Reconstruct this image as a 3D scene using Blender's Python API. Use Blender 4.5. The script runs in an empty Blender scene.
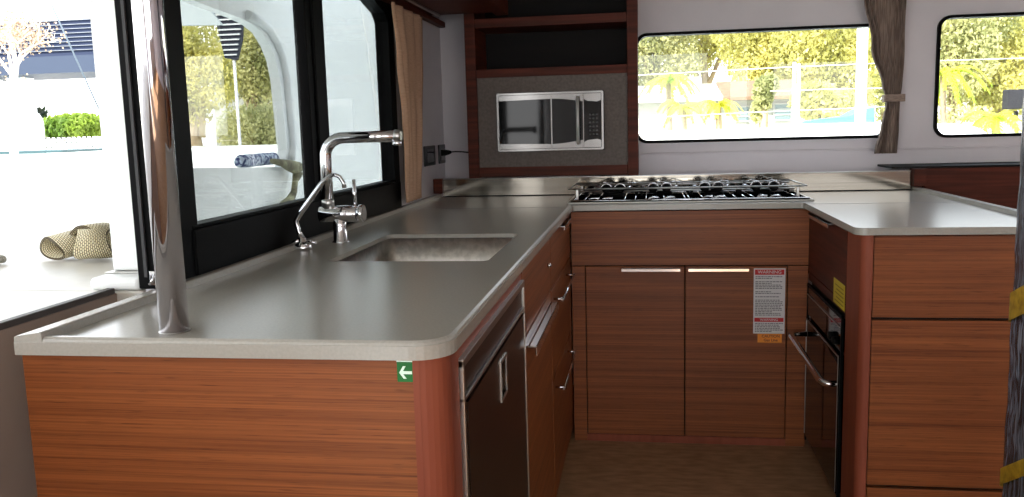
import bpy, bmesh, math, random
from mathutils import Vector, Matrix, Euler
random.seed(7)
PI = math.pi
S = bpy.context.scene
C = S.collection

# ---------------------------------------------------------------- camera
cam_data = bpy.data.cameras.new('camera')
cam = bpy.data.objects.new('camera', cam_data); C.objects.link(cam)
YAW, PITCH, ROLL, FPX = 0.154290717, -0.139811207, 0.0272101818, 861.146511
_B = Matrix(((1, 0, 0), (0, 0, 1), (0, -1, 0)))
_R = (Matrix.Rotation(YAW, 3, 'Z') @ Matrix.Rotation(PITCH, 3, 'X') @ Matrix.Rotation(ROLL, 3, 'Y')) @ _B
_M = Matrix.Identity(4)
for i in range(3):
    _M[i][0] = _R[i][0]; _M[i][1] = -_R[i][1]; _M[i][2] = -_R[i][2]
_M[2][3] = 1.19
cam.matrix_world = _M
cam_data.sensor_width = 36.0
cam_data.lens = FPX / 1024.0 * 36.0
cam_data.clip_start = 0.02; cam_data.clip_end = 500
S.camera = cam
CAMP = Vector((0, 0, 1.19))

# ---------------------------------------------------------------- world, sun, exposure
W = bpy.data.worlds.new('sky'); S.world = W; W.use_nodes = True
nt = W.node_tree; nt.nodes.clear()
tc = nt.nodes.new('ShaderNodeTexCoord'); sep = nt.nodes.new('ShaderNodeSeparateXYZ')
nt.links.new(tc.outputs['Generated'], sep.inputs[0])
rmp = nt.nodes.new('ShaderNodeValToRGB')
rmp.color_ramp.elements[0].position = 0.0; rmp.color_ramp.elements[0].color = (1.0, 1.0, 1.0, 1)
rmp.color_ramp.elements[1].position = 0.6; rmp.color_ramp.elements[1].color = (0.74, 0.85, 1.0, 1)
nt.links.new(sep.outputs['Z'], rmp.inputs[0])
bg = nt.nodes.new('ShaderNodeBackground'); bg.inputs['Strength'].default_value = 3.3
nt.links.new(rmp.outputs[0], bg.inputs[0])
wo = nt.nodes.new('ShaderNodeOutputWorld'); nt.links.new(bg.outputs[0], wo.inputs[0])
sd = bpy.data.lights.new('sun', 'SUN'); sd.energy = 11.0; sd.angle = 0.01; sd.color = (1.0, 0.95, 0.84)
sun = bpy.data.objects.new('sun', sd); C.objects.link(sun)
sun.rotation_euler = Vector((0.30, 0.72, -0.85)).to_track_quat('-Z', 'Y').to_euler()
S.view_settings.view_transform = 'Standard'
S.view_settings.look = 'None'
S.view_settings.gamma = 1.0
S.view_settings.use_curve_mapping = False
S.view_settings.exposure = 0.62

# ---------------------------------------------------------------- helpers
def lin(c):
    c = c / 255.0
    return c / 12.92 if c <= 0.04045 else ((c + 0.055) / 1.055) ** 2.4
def rgb(r, g, b): return (lin(r), lin(g), lin(b), 1.0)

def mat(name, col, rough=0.5, metal=0.0, spec=0.5, trans=0.0, ior=1.45, coat=0.0):
    m = bpy.data.materials.new(name); m.use_nodes = True
    b = m.node_tree.nodes['Principled BSDF']
    b.inputs['Base Color'].default_value = rgb(*col)
    b.inputs['Roughness'].default_value = rough
    b.inputs['Metallic'].default_value = metal
    b.inputs['Specular IOR Level'].default_value = spec
    b.inputs['Transmission Weight'].default_value = trans
    b.inputs['IOR'].default_value = ior
    b.inputs['Coat Weight'].default_value = coat
    return m

def noisy(m, scale, c1, c2, detail=4, lo=0.35, hi=0.65, bump=0.0, rough=None, dist=0.0):
    """object-space noise between two colours; scale is a 3-tuple"""
    t = m.node_tree; b = t.nodes['Principled BSDF']
    tc = t.nodes.new('ShaderNodeTexCoord'); mp = t.nodes.new('ShaderNodeMapping')
    mp.inputs['Scale'].default_value = scale
    n = t.nodes.new('ShaderNodeTexNoise'); n.inputs['Scale'].default_value = 1.0
    n.inputs['Detail'].default_value = detail; n.inputs['Distortion'].default_value = dist
    r = t.nodes.new('ShaderNodeValToRGB')
    r.color_ramp.elements[0].position = lo; r.color_ramp.elements[0].color = rgb(*c1)
    r.color_ramp.elements[1].position = hi; r.color_ramp.elements[1].color = rgb(*c2)
    t.links.new(tc.outputs['Object'], mp.inputs[0]); t.links.new(mp.outputs[0], n.inputs['Vector'])
    t.links.new(n.outputs['Fac'], r.inputs[0]); t.links.new(r.outputs[0], b.inputs['Base Color'])
    if bump:
        bp = t.nodes.new('ShaderNodeBump'); bp.inputs['Strength'].default_value = bump; bp.inputs['Distance'].default_value = 0.002
        t.links.new(n.outputs['Fac'], bp.inputs['Height']); t.links.new(bp.outputs[0], b.inputs['Normal'])
    if rough:
        mr = t.nodes.new('ShaderNodeMapRange'); mr.inputs['To Min'].default_value = rough[0]; mr.inputs['To Max'].default_value = rough[1]
        t.links.new(n.outputs['Fac'], mr.inputs[0]); t.links.new(mr.outputs[0], b.inputs['Roughness'])
    return m

def wood(name, dark, mid, light, rough=0.42, coat=0.04, fine=(2.4, 2.4, 420.0), bands=(0.6, 0.6, 48.0)):
    """horizontal reconstituted-teak grain: fine streaks over broad bands and little dark pores"""
    m = mat(name, mid, rough, coat=coat); m.node_tree.nodes['Principled BSDF'].inputs['Coat Roughness'].default_value = 0.25
    t = m.node_tree; b = t.nodes['Principled BSDF']; b.inputs['Specular IOR Level'].default_value = 0.35
    tc = t.nodes.new('ShaderNodeTexCoord')
    def noise(sc, det, lo, hi, c1, c2):
        mp = t.nodes.new('ShaderNodeMapping'); mp.inputs['Scale'].default_value = sc
        n = t.nodes.new('ShaderNodeTexNoise'); n.inputs['Scale'].default_value = 1; n.inputs['Detail'].default_value = det
        n.inputs['Distortion'].default_value = 0.15
        r = t.nodes.new('ShaderNodeValToRGB')
        r.color_ramp.elements[0].position = lo; r.color_ramp.elements[0].color = c1
        r.color_ramp.elements[1].position = hi; r.color_ramp.elements[1].color = c2
        t.links.new(tc.outputs['Object'], mp.inputs[0]); t.links.new(mp.outputs[0], n.inputs['Vector']); t.links.new(n.outputs['Fac'], r.inputs[0])
        return r
    a = noise(fine, 3, 0.3, 0.7, rgb(*dark), rgb(*light))
    bb = noise(bands, 3, 0.35, 0.68, rgb(*mid), rgb(*light))
    po = noise((fine[0] * 7, fine[1] * 7, fine[2] * 1.2), 2, 0.28, 0.40, (0.5, 0.44, 0.4, 1), (1, 1, 1, 1))
    mx = t.nodes.new('ShaderNodeMix'); mx.data_type = 'RGBA'; mx.inputs[0].default_value = 0.5
    t.links.new(a.outputs[0], mx.inputs[6]); t.links.new(bb.outputs[0], mx.inputs[7])
    m2 = t.nodes.new('ShaderNodeMix'); m2.data_type = 'RGBA'; m2.blend_type = 'MULTIPLY'; m2.inputs[0].default_value = 0.8
    t.links.new(mx.outputs[2], m2.inputs[6]); t.links.new(po.outputs[0], m2.inputs[7])
    t.links.new(m2.outputs[2], b.inputs['Base Color'])
    return m

class MB:
    """collects geometry of ONE mesh object"""
    def __init__(s): s.v = []; s.f = []; s.sm = []; s.mi = []
    def add(s, vs, fs, smooth=False, mi=0):
        o = len(s.v); s.v += [tuple(v) for v in vs]
        for f in fs: s.f.append([i + o for i in f]); s.sm.append(smooth); s.mi.append(mi)
        return s
    def box(s, x0, x1, y0, y1, z0, z1, bev=0.0, seg=2, mi=0, M=None):
        if x0 > x1: x0, x1 = x1, x0
        if y0 > y1: y0, y1 = y1, y0
        if z0 > z1: z0, z1 = z1, z0
        bm = bmesh.new(); bmesh.ops.create_cube(bm, size=1)
        for v in bm.verts: v.co = Vector(((x0 + x1) / 2 + v.co.x * (x1 - x0), (y0 + y1) / 2 + v.co.y * (y1 - y0), (z0 + z1) / 2 + v.co.z * (z1 - z0)))
        if bev > 0:
            bev = min(bev, 0.49 * min(x1 - x0, y1 - y0, z1 - z0))
            bmesh.ops.bevel(bm, geom=bm.edges[:], offset=bev, segments=seg, profile=0.5, affect='EDGES')
        if M is not None: bmesh.ops.transform(bm, matrix=M, verts=bm.verts)
        bm.verts.index_update(); s.add([v.co for v in bm.verts], [[v.index for v in f.verts] for f in bm.faces], False, mi); bm.free(); return s
    def tube(s, pts, r, n=12, cap=True, mi=0, flat=1.0):
        pts = [Vector(p) for p in pts]; rs = r if isinstance(r, (list, tuple)) else [r] * len(pts)
        vs = []; fs = []; up = None
        for i, p in enumerate(pts):
            d = (pts[min(i + 1, len(pts) - 1)] - pts[max(i - 1, 0)]).normalized()
            if up is None:
                up = Vector((0, 0, 1)) if abs(d.z) < 0.9 else Vector((1, 0, 0))
            a = d.cross(up).normalized(); b = a.cross(d).normalized(); up = b
            for k in range(n):
                t = 2 * PI * k / n; vs.append(p + a * math.cos(t) * rs[i] + b * math.sin(t) * rs[i] * flat)
        for i in range(len(pts) - 1):
            for k in range(n):
                fs.append([i * n + k, i * n + (k + 1) % n, (i + 1) * n + (k + 1) % n, (i + 1) * n + k])
        s.add(vs, fs, True, mi)
        if cap:
            s.add([vs[k] for k in range(n)], [list(range(n))[::-1]], False, mi)
            s.add([vs[(len(pts) - 1) * n + k] for k in range(n)], [list(range(n))], False, mi)
        return s
    def lathe(s, prof, M=None, n=24, mi=0, smooth=True):
        vs = []; fs = []
        for (r, z) in prof:
            for k in range(n):
                t = 2 * PI * k / n; v = Vector((r * math.cos(t), r * math.sin(t), z)); vs.append(M @ v if M is not None else v)
        for i in range(len(prof) - 1):
            for k in range(n): fs.append([i * n + k, i * n + (k + 1) % n, (i + 1) * n + (k + 1) % n, (i + 1) * n + k])
        s.add(vs, fs, smooth, mi)
        s.add([vs[k] for k in range(n)], [list(range(n))[::-1]], False, mi)
        s.add([vs[(len(prof) - 1) * n + k] for k in range(n)], [list(range(n))], False, mi)
        return s
    def plate(s, loops, w0, w1, axes='xyz', mi=0):
        """flat plate: outline loops[0] with holes loops[1:], in the plane of axes[0],axes[1], thick along axes[2] from w0 to w1"""
        ix = ['xyz'.index(a) for a in axes]
        def P(u, v, w):
            p = [0, 0, 0]; p[ix[0]] = u; p[ix[1]] = v; p[ix[2]] = w; return p
        bm = bmesh.new(); ed = []
        for L in loops:
            vs = [bm.verts.new((u, v, 0)) for u, v in L]
            for i in range(len(vs)): ed.append(bm.edges.new((vs[i], vs[(i + 1) % len(vs)])))
        bmesh.ops.triangle_fill(bm, use_beauty=True, use_dissolve=False, edges=ed, normal=(0, 0, 1))
        bm.verts.index_update()
        tv = [(v.co.x, v.co.y) for v in bm.verts]; tf = [[v.index for v in f.verts] for f in bm.faces]; bm.free()
        s.add([P(u, v, w1) for u, v in tv], tf, False, mi); s.add([P(u, v, w0) for u, v in tv], [f[::-1] for f in tf], False, mi)
        for L in loops:
            k = len(L); vs = [P(u, v, w0) for u, v in L] + [P(u, v, w1) for u, v in L]
            s.add(vs, [[i, (i + 1) % k, k + (i + 1) % k, k + i] for i in range(k)], False, mi)
        return s
    def build(s, name, m, parent=None, **tags):
        me = bpy.data.meshes.new(name); me.from_pydata([tuple(v) for v in s.v], [], s.f); me.update()
        for i, p in enumerate(me.polygons): p.use_smooth = s.sm[i]; p.material_index = s.mi[i]
        bm = bmesh.new(); bm.from_mesh(me); bmesh.ops.remove_doubles(bm, verts=bm.verts, dist=1e-6)
        bmesh.ops.recalc_face_normals(bm, faces=bm.faces); bm.to_mesh(me); bm.free()
        for mm in (m if isinstance(m, (list, tuple)) else [m]): me.materials.append(mm)
        o = bpy.data.objects.new(name, me); C.objects.link(o)
        if parent is not None:
            o.parent = parent
            if parent.type == 'EMPTY' or True:
                # meshes are written in world coordinates: cancel the parents' offset
                off = Vector((0, 0, 0)); q = parent
                while q is not None: off += q.location; q = q.parent
                o.location = -off
        for k, v in tags.items():
            o[{'cat': 'category'}.get(k, k)] = v
        return o

def thing(name, label, cat, loc=(0, 0, 0), group=None):
    o = bpy.data.objects.new(name, None); C.objects.link(o); o.location = loc; o.empty_display_size = 0.05
    o['label'] = label; o['category'] = cat
    if group: o['group'] = group
    return o
def struct(mb, name, m, parent=None):
    o = mb.build(name, m, parent)
    if parent is None: o['kind'] = 'structure'
    return o
def rrect(x0, x1, y0, y1, r, n=6):
    rs = r if isinstance(r, (list, tuple)) else [r] * 4   # bl, br, tr, tl
    out = []
    for (cx, cy, a0, rr) in ((x0, y0, PI, rs[0]), (x1, y0, 1.5 * PI, rs[1]), (x1, y1, 0, rs[2]), (x0, y1, 0.5 * PI, rs[3])):
        if rr <= 0: out.append((cx, cy)); continue
        ox = cx + (rr if cx == x0 else -rr); oy = cy + (rr if cy == y0 else -rr)
        for i in range(n + 1):
            a = a0 + i / n * PI / 2; out.append((ox + rr * math.cos(a), oy + rr * math.sin(a)))
    return out
def at(px, py, **k):
    """the place in the room seen at a pixel of the photograph, on a plane x=, y= or z="""
    d = _R @ Vector(((px - 512) / FPX, (py - 248.5) / FPX, 1)); a, val = list(k.items())[0]; i = 'xyz'.index(a)
    return CAMP + d * ((val - CAMP[i]) / d[i])
def copy_tree(o, parent=None):
    c = o.copy(); C.objects.link(c); c.parent = parent
    for ch in [x for x in bpy.data.objects if x.parent == o]: copy_tree(ch, c)
    return c

# ---------------------------------------------------------------- materials
M_wood = wood('teak_veneer', (74, 32, 12), (112, 54, 22), (156, 90, 45))
M_wood_red = noisy(mat('red_brown_solid_wood', (134, 68, 47), 0.5, spec=0.3), (30, 30, 3), (126, 62, 42), (142, 74, 51), lo=0.3, hi=0.7)
M_wood_rail = noisy(mat('dark_red_wood', (90, 38, 22), 0.55, spec=0.25), (3, 3, 60), (68, 28, 16), (96, 42, 26))
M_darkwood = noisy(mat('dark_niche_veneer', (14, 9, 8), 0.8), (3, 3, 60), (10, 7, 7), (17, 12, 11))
M_gap = mat('black_gap', (10, 7, 6), 0.8)
M_counter = noisy(mat('grey_beige_solid_surface', (160, 156, 147), 0.24, spec=0.7), (220, 220, 220), (156, 152, 143), (163, 159, 150), lo=0.3, hi=0.7)
M_chrome = mat('polished_chrome', (225, 225, 228), 0.06, 1.0)
M_satin = mat('satin_steel', (190, 188, 184), 0.28, 1.0)
M_steel = noisy(mat('brushed_stainless', (170, 166, 158), 0.3, 1.0), (3, 260, 260), (158, 154, 147), (182, 178, 170), rough=(0.22, 0.38))
M_splash = noisy(mat('mirror_brushed_backsplash', (150, 143, 132), 0.14, 1.0), (2, 2, 220), (142, 135, 124), (158, 151, 140), rough=(0.05, 0.13))
M_basin = noisy(mat('scratched_basin_steel', (150, 147, 140), 0.3, 1.0), (60, 60, 60), (186, 184, 178), (206, 203, 197), lo=0.42, hi=0.6, bump=0.01, rough=(0.25, 0.38))
M_black = mat('black_window_frame', (5, 5, 6), 0.5, spec=0.08)
M_blackgloss = mat('black_glass', (5, 5, 6), 0.05, spec=0.35)
M_rubber = mat('black_rubber', (10, 10, 10), 0.6, spec=0.15)
M_white = noisy(mat('white_gelcoat', (205, 200, 205), 0.32), (3, 3, 3), (212, 206, 210), (222, 216, 219))
M_fridge = noisy(mat('bronze_brushed_metal', (74, 56, 46), 0.35, 0.85), (4, 4, 300), (64, 48, 40), (84, 64, 52), rough=(0.28, 0.4))
M_greypanel = noisy(mat('grey_brown_laminate', (98, 88, 82), 0.6), (90, 90, 90), (92, 82, 76), (106, 96, 90))
M_floor = noisy(mat('tan_cabin_sole', (160, 124, 90), 0.6), (14, 40, 10), (148, 112, 80), (176, 138, 104), bump=0.1)
M_ceil = mat('ceiling_liner', (205, 200, 196), 0.7)
M_paper = mat('white_sticker_paper', (215, 212, 212), 0.6)
M_red = mat('red_ink', (190, 30, 34), 0.5)
M_ink = mat('grey_ink', (120, 118, 122), 0.7)
M_orange = mat('orange_sticker', (232, 140, 34), 0.5)
M_yellow = mat('yellow_sticker', (214, 190, 40), 0.5)
M_green = mat('green_sign', (0, 104, 36), 0.45)
M_arrow = mat('white_arrow_ink', (225, 250, 232), 0.45)
M_socket = mat('charcoal_socket_plastic', (34, 34, 36), 0.4)
M_deck = noisy(mat('off_white_deck', (206, 202, 192), 0.4), (5, 5, 5), (196, 190, 178), (212, 208, 200))
M_decktrim = mat('dark_deck_edge_trim', (58, 48, 44), 0.5)
M_taupe = noisy(mat('taupe_bulkhead', (150, 130, 118), 0.6), (3, 3, 3), (142, 122, 110), (156, 136, 124))
M_outwhite = mat('outside_white_gelcoat', (236, 238, 236), 0.35)

def glass(name, tint=(242, 244, 243), refl=1.0):
    m = bpy.data.materials.new(name); m.use_nodes = True; t = m.node_tree; t.nodes.clear()
    tr = t.nodes.new('ShaderNodeBsdfTransparent'); tr.inputs[0].default_value = rgb(*tint)
    gl = t.nodes.new('ShaderNodeBsdfGlossy'); gl.inputs['Roughness'].default_value = 0.0
    lw = t.nodes.new('ShaderNodeLayerWeight'); lw.inputs[0].default_value = 0.5
    pw = t.nodes.new('ShaderNodeMath'); pw.operation = 'POWER'; pw.inputs[1].default_value = 5.0; t.links.new(lw.outputs['Facing'], pw.inputs[0])
    mu = t.nodes.new('ShaderNodeMath'); mu.operation = 'MULTIPLY_ADD'; mu.inputs[1].default_value = 0.9 * refl; mu.inputs[2].default_value = 0.035 * refl
    mx = t.nodes.new('ShaderNodeMixShader'); o = t.nodes.new('ShaderNodeOutputMaterial')
    t.links.new(pw.outputs[0], mu.inputs[0]); t.links.new(mu.outputs[0], mx.inputs[0]); t.links.new(tr.outputs[0], mx.inputs[1]); t.links.new(gl.outputs[0], mx.inputs[2]); t.links.new(mx.outputs[0], o.inputs[0])
    return m
M_glass = glass('window_glass')
M_glass_side = glass('side_window_glass', (205, 207, 206), 1.0)

# ================================================================ THE ROOM
CEIL = 2.02
struct(MB().box(-1.0, 3.4, -2.2, 3.9, -0.06, 0.0), 'floor', M_floor)
struct(MB().box(-2.75, 3.4, -2.2, 3.95, CEIL, CEIL + 0.08), 'ceiling', M_ceil)  # unseen; port overhang added to keep sun off the cockpit counter
# front wall with two long windows
W1 = (-0.036, 1.025, 1.104, 1.576); W2 = (1.195, 2.35, 1.098, 1.596)
mb = MB().plate([[(-0.94, 0.0), (3.4, 0.0), (3.4, CEIL), (-0.94, CEIL)], rrect(*W1, 0.05), rrect(*W2, 0.055)], 3.86, 3.90, 'xzy')
struct(mb, 'wall_front', M_white)
for i, w in enumerate((W1, W2)):
    fr = struct(MB().plate([rrect(*w, 0.05), rrect(w[0] + 0.012, w[1] - 0.012, w[2] + 0.012, w[3] - 0.012, 0.042)], 3.845, 3.905, 'xzy'), 'window_%d' % (i + 1), M_black)
    MB().plate([rrect(w[0] + 0.01, w[1] - 0.01, w[2] + 0.01, w[3] - 0.01, 0.042)], 3.876, 3.882, 'xzy').build('pane', M_glass, fr)
struct(MB().plate([[(-1.05, -0.05), (3.4, -0.05), (3.4, CEIL), (-1.05, CEIL)], [(-0.36, 0.002), (0.70, 0.002), (0.70, 1.95), (-0.36, 1.95)], rrect(0.95, 2.9, 0.9, 1.8, 0.06)], -2.25, -2.2, 'xzy'), 'wall_aft_unseen', M_white)  # unseen aft wall, added with openings sized to shape the interior light
struct(MB().box(3.4, 3.45, -2.2, 3.95, 0, CEIL), 'wall_right', M_white)
struct(MB().box(-0.02, 3.39, 3.852, 3.862, 1.052, 1.062, 0.003), 'trim_1', M_white)
# left wall with the big black-framed sliding window
LW = (1.475, 3.10, 0.906, 1.72)
struct(MB().plate([[(1.49, 0.0), (3.86, 0.0), (3.86, CEIL), (1.49, CEIL)], [(1.491, LW[2]), (3.10, LW[2]), (3.10, LW[3]), (1.491, LW[3])]], -0.94, -0.90, 'yzx'), 'wall_left', M_white)
wf = MB()
wf.box(-0.945, -0.892, 1.476, 1.53, LW[2], CEIL - 0.002, 0.003)
wf.box(-0.945, -0.897, 1.535, 1.625, LW[2], LW[3], 0.003)
wf.box(-0.945, -0.892, 1.60, 3.10, LW[2], 1.004, 0.004)
wf.box(-0.935, -0.896, 1.60, 3.08, 1.004, 1.012, 0.002)
wf.box(-0.930, -0.896, 2.262, 2.40, 1.0, LW[3], 0.003)
wf.box(-0.945, -0.888, 2.30, 2.335, 1.0, LW[3], 0.003)
wf.box(-0.945, -0.894, 3.035, 3.10, 1.0, LW[3], 0.003)
wf.plate([[(1.6, 1.67), (2.6, 1.66), (2.85, 1.635), (3.0, 1.60), (3.05, 1.56), (3.05, LW[3]), (1.6, LW[3])]], -0.945, -0.896, 'yzx')
win3 = struct(wf, 'window_3', M_black)
MB().box(-0.924, -0.918, 1.62, 2.25, 1.0, 1.70).build('pane', M_glass_side, win3)
MB().box(-0.924, -0.918, 2.39, 3.04, 1.0, 1.70).build('pane', M_glass_side, win3)
MB().box(-0.928, -0.922, 1.470, 1.475, 0.93, LW[3]).build('stile_seam', mat('dull_grey_seal', (60, 60, 62), 0.7), win3)
# raised white ledge behind the backsplash
struct(MB().box(-0.90, 1.048, 3.634, 3.86, 0.90, 0.966, 0.002), 'trim_2', M_white)

# ================================================================ COUNTERTOP (one continuous U)
ZT = 0.90; ZB = 0.880
XL, XI, XR, XO = -0.91, -0.262, 0.556, 1.10
YN, YB, YRN, YSP = 1.10, 3.14, 2.385, 3.645
def arc(cx, cy, r, a0, a1, n=8): return [(cx + r * math.cos(math.radians(a0 + (a1 - a0) * i / n)), cy + r * math.sin(math.radians(a0 + (a1 - a0) * i / n))) for i in range(n + 1)]
outer = [(XL, YSP), (XL, YN)] + arc(XI - 0.055, YN + 0.055, 0.055, -90, 0) + arc(XI + 0.012, YB - 0.012, 0.012, 180, 90, 3) \
    + arc(XR - 0.012, YB - 0.012, 0.012, 90, 0, 3) + arc(XR + 0.03, YRN + 0.03, 0.03, 180, 270) + [(XO, YRN), (XO, YSP)]
SX0, SX1, SY0, SY1 = -0.715, -0.342, 1.845, 2.33
hole = rrect(SX0, SX1, SY0, SY1, 0.018)
ct = thing('countertop', 'grey-beige U-shaped worktop running round the galley cabinets', 'countertop', (0, 2.4, ZB))
mb = MB().plate([outer, hole], ZB, ZT)
top = mb.build('slab', M_counter, ct)
bv = top.modifiers.new('bevel', 'BEVEL'); bv.width = 0.003; bv.segments = 2; bv.limit_method = 'ANGLE'; bv.angle_limit = math.radians(50)
def lip(prof, y0, y1, axis='y'):
    k = len(prof); vs = [(x, y0, z) for x, z in prof] + [(x, y1, z) for x, z in prof]
    return MB().add(vs, [[i, (i + 1) % k, k + (i + 1) % k, k + i] for i in range(k)] + [list(range(k))[::-1], list(range(k, 2 * k))])
lip([(-0.91, 0.899), (-0.909, 0.9072), (-0.906, 0.9085), (-0.868, 0.9138), (-0.865, 0.912), (-0.865, 0.899)], 1.101, 3.628).build('raised_lip', M_counter, ct)
lip([(1.052, 0.899), (1.052, 0.912), (1.055, 0.914), (1.094, 0.9085), (1.10, 0.899)], 2.386, 3.628).build('raised_lip', M_counter, ct)
path = [(-0.905, YN)] + arc(XI - 0.055, YN + 0.055, 0.055, -90, 0) + [(XI, 2.2), (XI, YB - 0.02)]
vs = []; fs = []
for i, (x, y) in enumerate(path):
    p0 = Vector(path[max(i - 1, 0)]); p1 = Vector(path[min(i + 1, len(path) - 1)]); d = (p1 - p0).normalized(); nn = Vector((-d.y, d.x))
    for o, z in ((0.0015, 0.8995), (0.003, 0.9035), (0.007, 0.9065), (0.014, 0.9065), (0.018, 0.8995)): vs.append((x + nn.x * o, y + nn.y * o, z))
for i in range(len(path) - 1):
    for k in range(5): fs.append([i * 5 + k, i * 5 + (k + 1) % 5, (i + 1) * 5 + (k + 1) % 5, (i + 1) * 5 + k])
n_ = len(path) - 1
MB().add(vs, fs + [[0, 1, 2, 3, 4], [n_ * 5 + k for k in range(5)]]).build('edge_rim', M_counter, ct)
MB().box(0.57, 1.05, 3.085, 3.088, 0.8995, 0.9004).build('seam', M_ink, ct)
MB().box(-0.86, -0.28, 3.085, 3.088, 0.8995, 0.9004).build('seam', M_ink, ct)

# backsplash: low mirror-like steel upstand along the front
bs = thing('steel_backsplash', 'low shiny steel upstand along the back of the worktop behind the hob', 'backsplash', (0.1, 3.63, ZT))
MB().box(-0.857, 1.048, 3.628, 3.634, 0.9005, 0.9745).build('sheet', M_splash, bs)
MB().box(-0.857, 1.048, 3.626, 3.640, 0.9745, 0.9785, 0.0015).build('top_rail', M_satin, bs)
MB().box(-0.857, 1.048, 3.622, 3.628, 0.9002, 0.9035).build('black_seal', M_rubber, bs)
MB().box(-0.898, -0.858, 3.615, 3.655, 0.9145, 0.978, 0.002).build('wooden_end_block', M_wood_rail, None,
    label='small dark red wooden block ending the steel upstand on its left', cat='end block')

# ================================================================ SINK AND TAPS
sk = thing('sink_basin', 'rectangular stainless steel sink set under the left worktop', 'sink', (-0.53, 2.09, 0.72))
bm_ = MB(); zs = [(0.889, 0.0048, 0.02), (0.80, 0.008, 0.03), (0.745, 0.014, 0.045), (0.728, 0.028, 0.05), (0.722, 0.06, 0.05)]
rings = []
for z, ins, r in zs: rings.append([(x, y, z) for x, y in rrect(SX0 - 0.004 + ins, SX1 + 0.004 - ins, SY0 - 0.004 + ins, SY1 + 0.004 - ins, r)])
k = len(rings[0]); vs = [p for r_ in rings for p in r_]
fs = [[i * k + j, i * k + (j + 1) % k, (i + 1) * k + (j + 1) % k, (i + 1) * k + j] for i in range(len(rings) - 1) for j in range(k)]
fs.append([(len(rings) - 1) * k + j for j in range(k)])
bm_.add(vs, fs, True)
bo = bm_.build('basin', M_basin, sk)
so = bo.modifiers.new('thick', 'SOLIDIFY'); so.thickness = 0.002; so.offset = 1
MB().lathe([(0.0, 0.7225), (0.034, 0.7225), (0.040, 0.7245), (0.043, 0.7228), (0.043, 0.7222)], Matrix.Translation((-0.53, 2.09, 0.0))).build('drain', M_chrome, sk)
FX, FY = -0.793, 2.16
fc = thing('mixer_faucet', 'tall chrome kitchen mixer tap with long horizontal spout behind the sink', 'faucet', (FX, FY, ZT))
MB().lathe([(0.0235, 0.9003), (0.0235, 0.904), (0.0185, 0.907), (0.0175, 0.945), (0.0175, 0.975)], Matrix.Translation((FX, FY, 0))).build('base', M_chrome, fc)
Mx = Matrix.Translation((0, FY, 0.975)) @ Matrix.Rotation(PI / 2, 4, 'Y')
def cylx(x0, x1, r, z, y=FY, b=0.002, n=24):
    return MB().lathe([(r - b, x0), (r, x0 + b), (r, x1 - b), (r - b, x1)], Matrix.Translation((0, y, z)) @ Matrix.Rotation(PI / 2, 4, 'Y'), n)
cylx(-0.845, -0.742, 0.0215, 0.977).build('mixer_body', M_chrome, fc)
lev = cylx(-0.7405, -0.725, 0.0235, 0.977).build('lever_hub', M_chrome, fc)
MB().tube([(-0.748, FY, 0.99), (-0.749, FY + 0.001, 1.067)], [0.0052, 0.0045], 12).build('lever', M_chrome, fc)
sp = [(-0.822, FY, 0.995), (-0.822, FY, 1.11)]
for i in range(1, 9):
    a = PI - i / 8 * PI / 2; sp.append((-0.822 + 0.05 + 0.05 * math.cos(a), FY, 1.125 + 0.05 * math.sin(a)))
sp += [(-0.70, FY, 1.1755), (-0.622, FY - 0.005, 1.176)]
MB().tube(sp, 0.0148, 20).build('spout', M_chrome, fc)
MB().lathe([(0.0165, 0.99), (0.0165, 1.012), (0.0155, 1.014)], Matrix.Translation((-0.822, FY, 0))).build('collar', M_satin, fc)
MB().lathe([(0.0135, 0.0), (0.0165, 0.002), (0.0165, 0.014), (0.012, 0.018)], Matrix.Translation((-0.632, FY - 0.005, 1.176)) @ Matrix.Rotation(PI / 2, 4, 'Y')).build('spout_cap', M_satin, fc)
MB().lathe([(0.010, 1.152), (0.0115, 1.154), (0.0115, 1.166)], Matrix.Translation((-0.626, FY - 0.005, 0))).build('aerator', M_chrome, fc)

TY = 2.04
def tp(px, py): return at(px, py, y=TY)
ft = thing('filter_tap', 'small thin chrome gooseneck tap beside the tall mixer', 'faucet', (tp(303, 250).x, TY, ZT))
bx = tp(303, 250).x
MB().lathe([(0.022, 0.9003), (0.024, 0.905), (0.020, 0.916), (0.011, 0.921), (0.010, 0.93)], Matrix.Translation((bx, TY, 0))).build('base', M_chrome, ft)
pts = [(bx - 0.001, TY, 0.928), tuple(tp(299, 232)), tuple(tp(296, 221)), tuple(tp(300, 214)), tuple(tp(312, 197)), tuple(tp(322, 183)), tuple(tp(328, 177)), tuple(tp(334, 174.5)), tuple(tp(340, 177)), tuple(tp(343.5, 183)), tuple(tp(344.5, 188))]
MB().tube(pts, [0.008, 0.0065, 0.007, 0.0072, 0.0066, 0.006, 0.0055, 0.005, 0.005, 0.005, 0.006], 14).build('spout', M_chrome, ft)
MB().tube([(bx + 0.005, TY - 0.01, 0.914), (bx + 0.028, TY - 0.022, 0.922), (bx + 0.046, TY - 0.028, 0.921)], [0.006, 0.005, 0.004], 10).build('handle', M_chrome, ft)
MB().tube([(bx, TY + 0.004, 0.926), (bx - 0.022, TY - 0.012, 0.918)], [0.006, 0.005], 10).build('handle', M_chrome, ft)

# chrome pole
po = thing('chrome_pole', 'thick polished chrome support pole rising from the near end of the left worktop', 'pole', (-0.70, 1.175, ZT))
MB().tube([(-0.70, 1.175, 0.9005), (-0.70, 1.175, 1.4), (-0.70, 1.175, CEIL - 0.001)], 0.0212, 36).build('tube', mat('pole_chrome', (196, 192, 196), 0.05, 1.0), po)
MB().lathe([(0.0225, 0.9003), (0.0225, 0.9012), (0.0213, 0.9014)], Matrix.Translation((-0.70, 1.175, 0)), 36).build('base_ring', M_satin, po)

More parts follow.
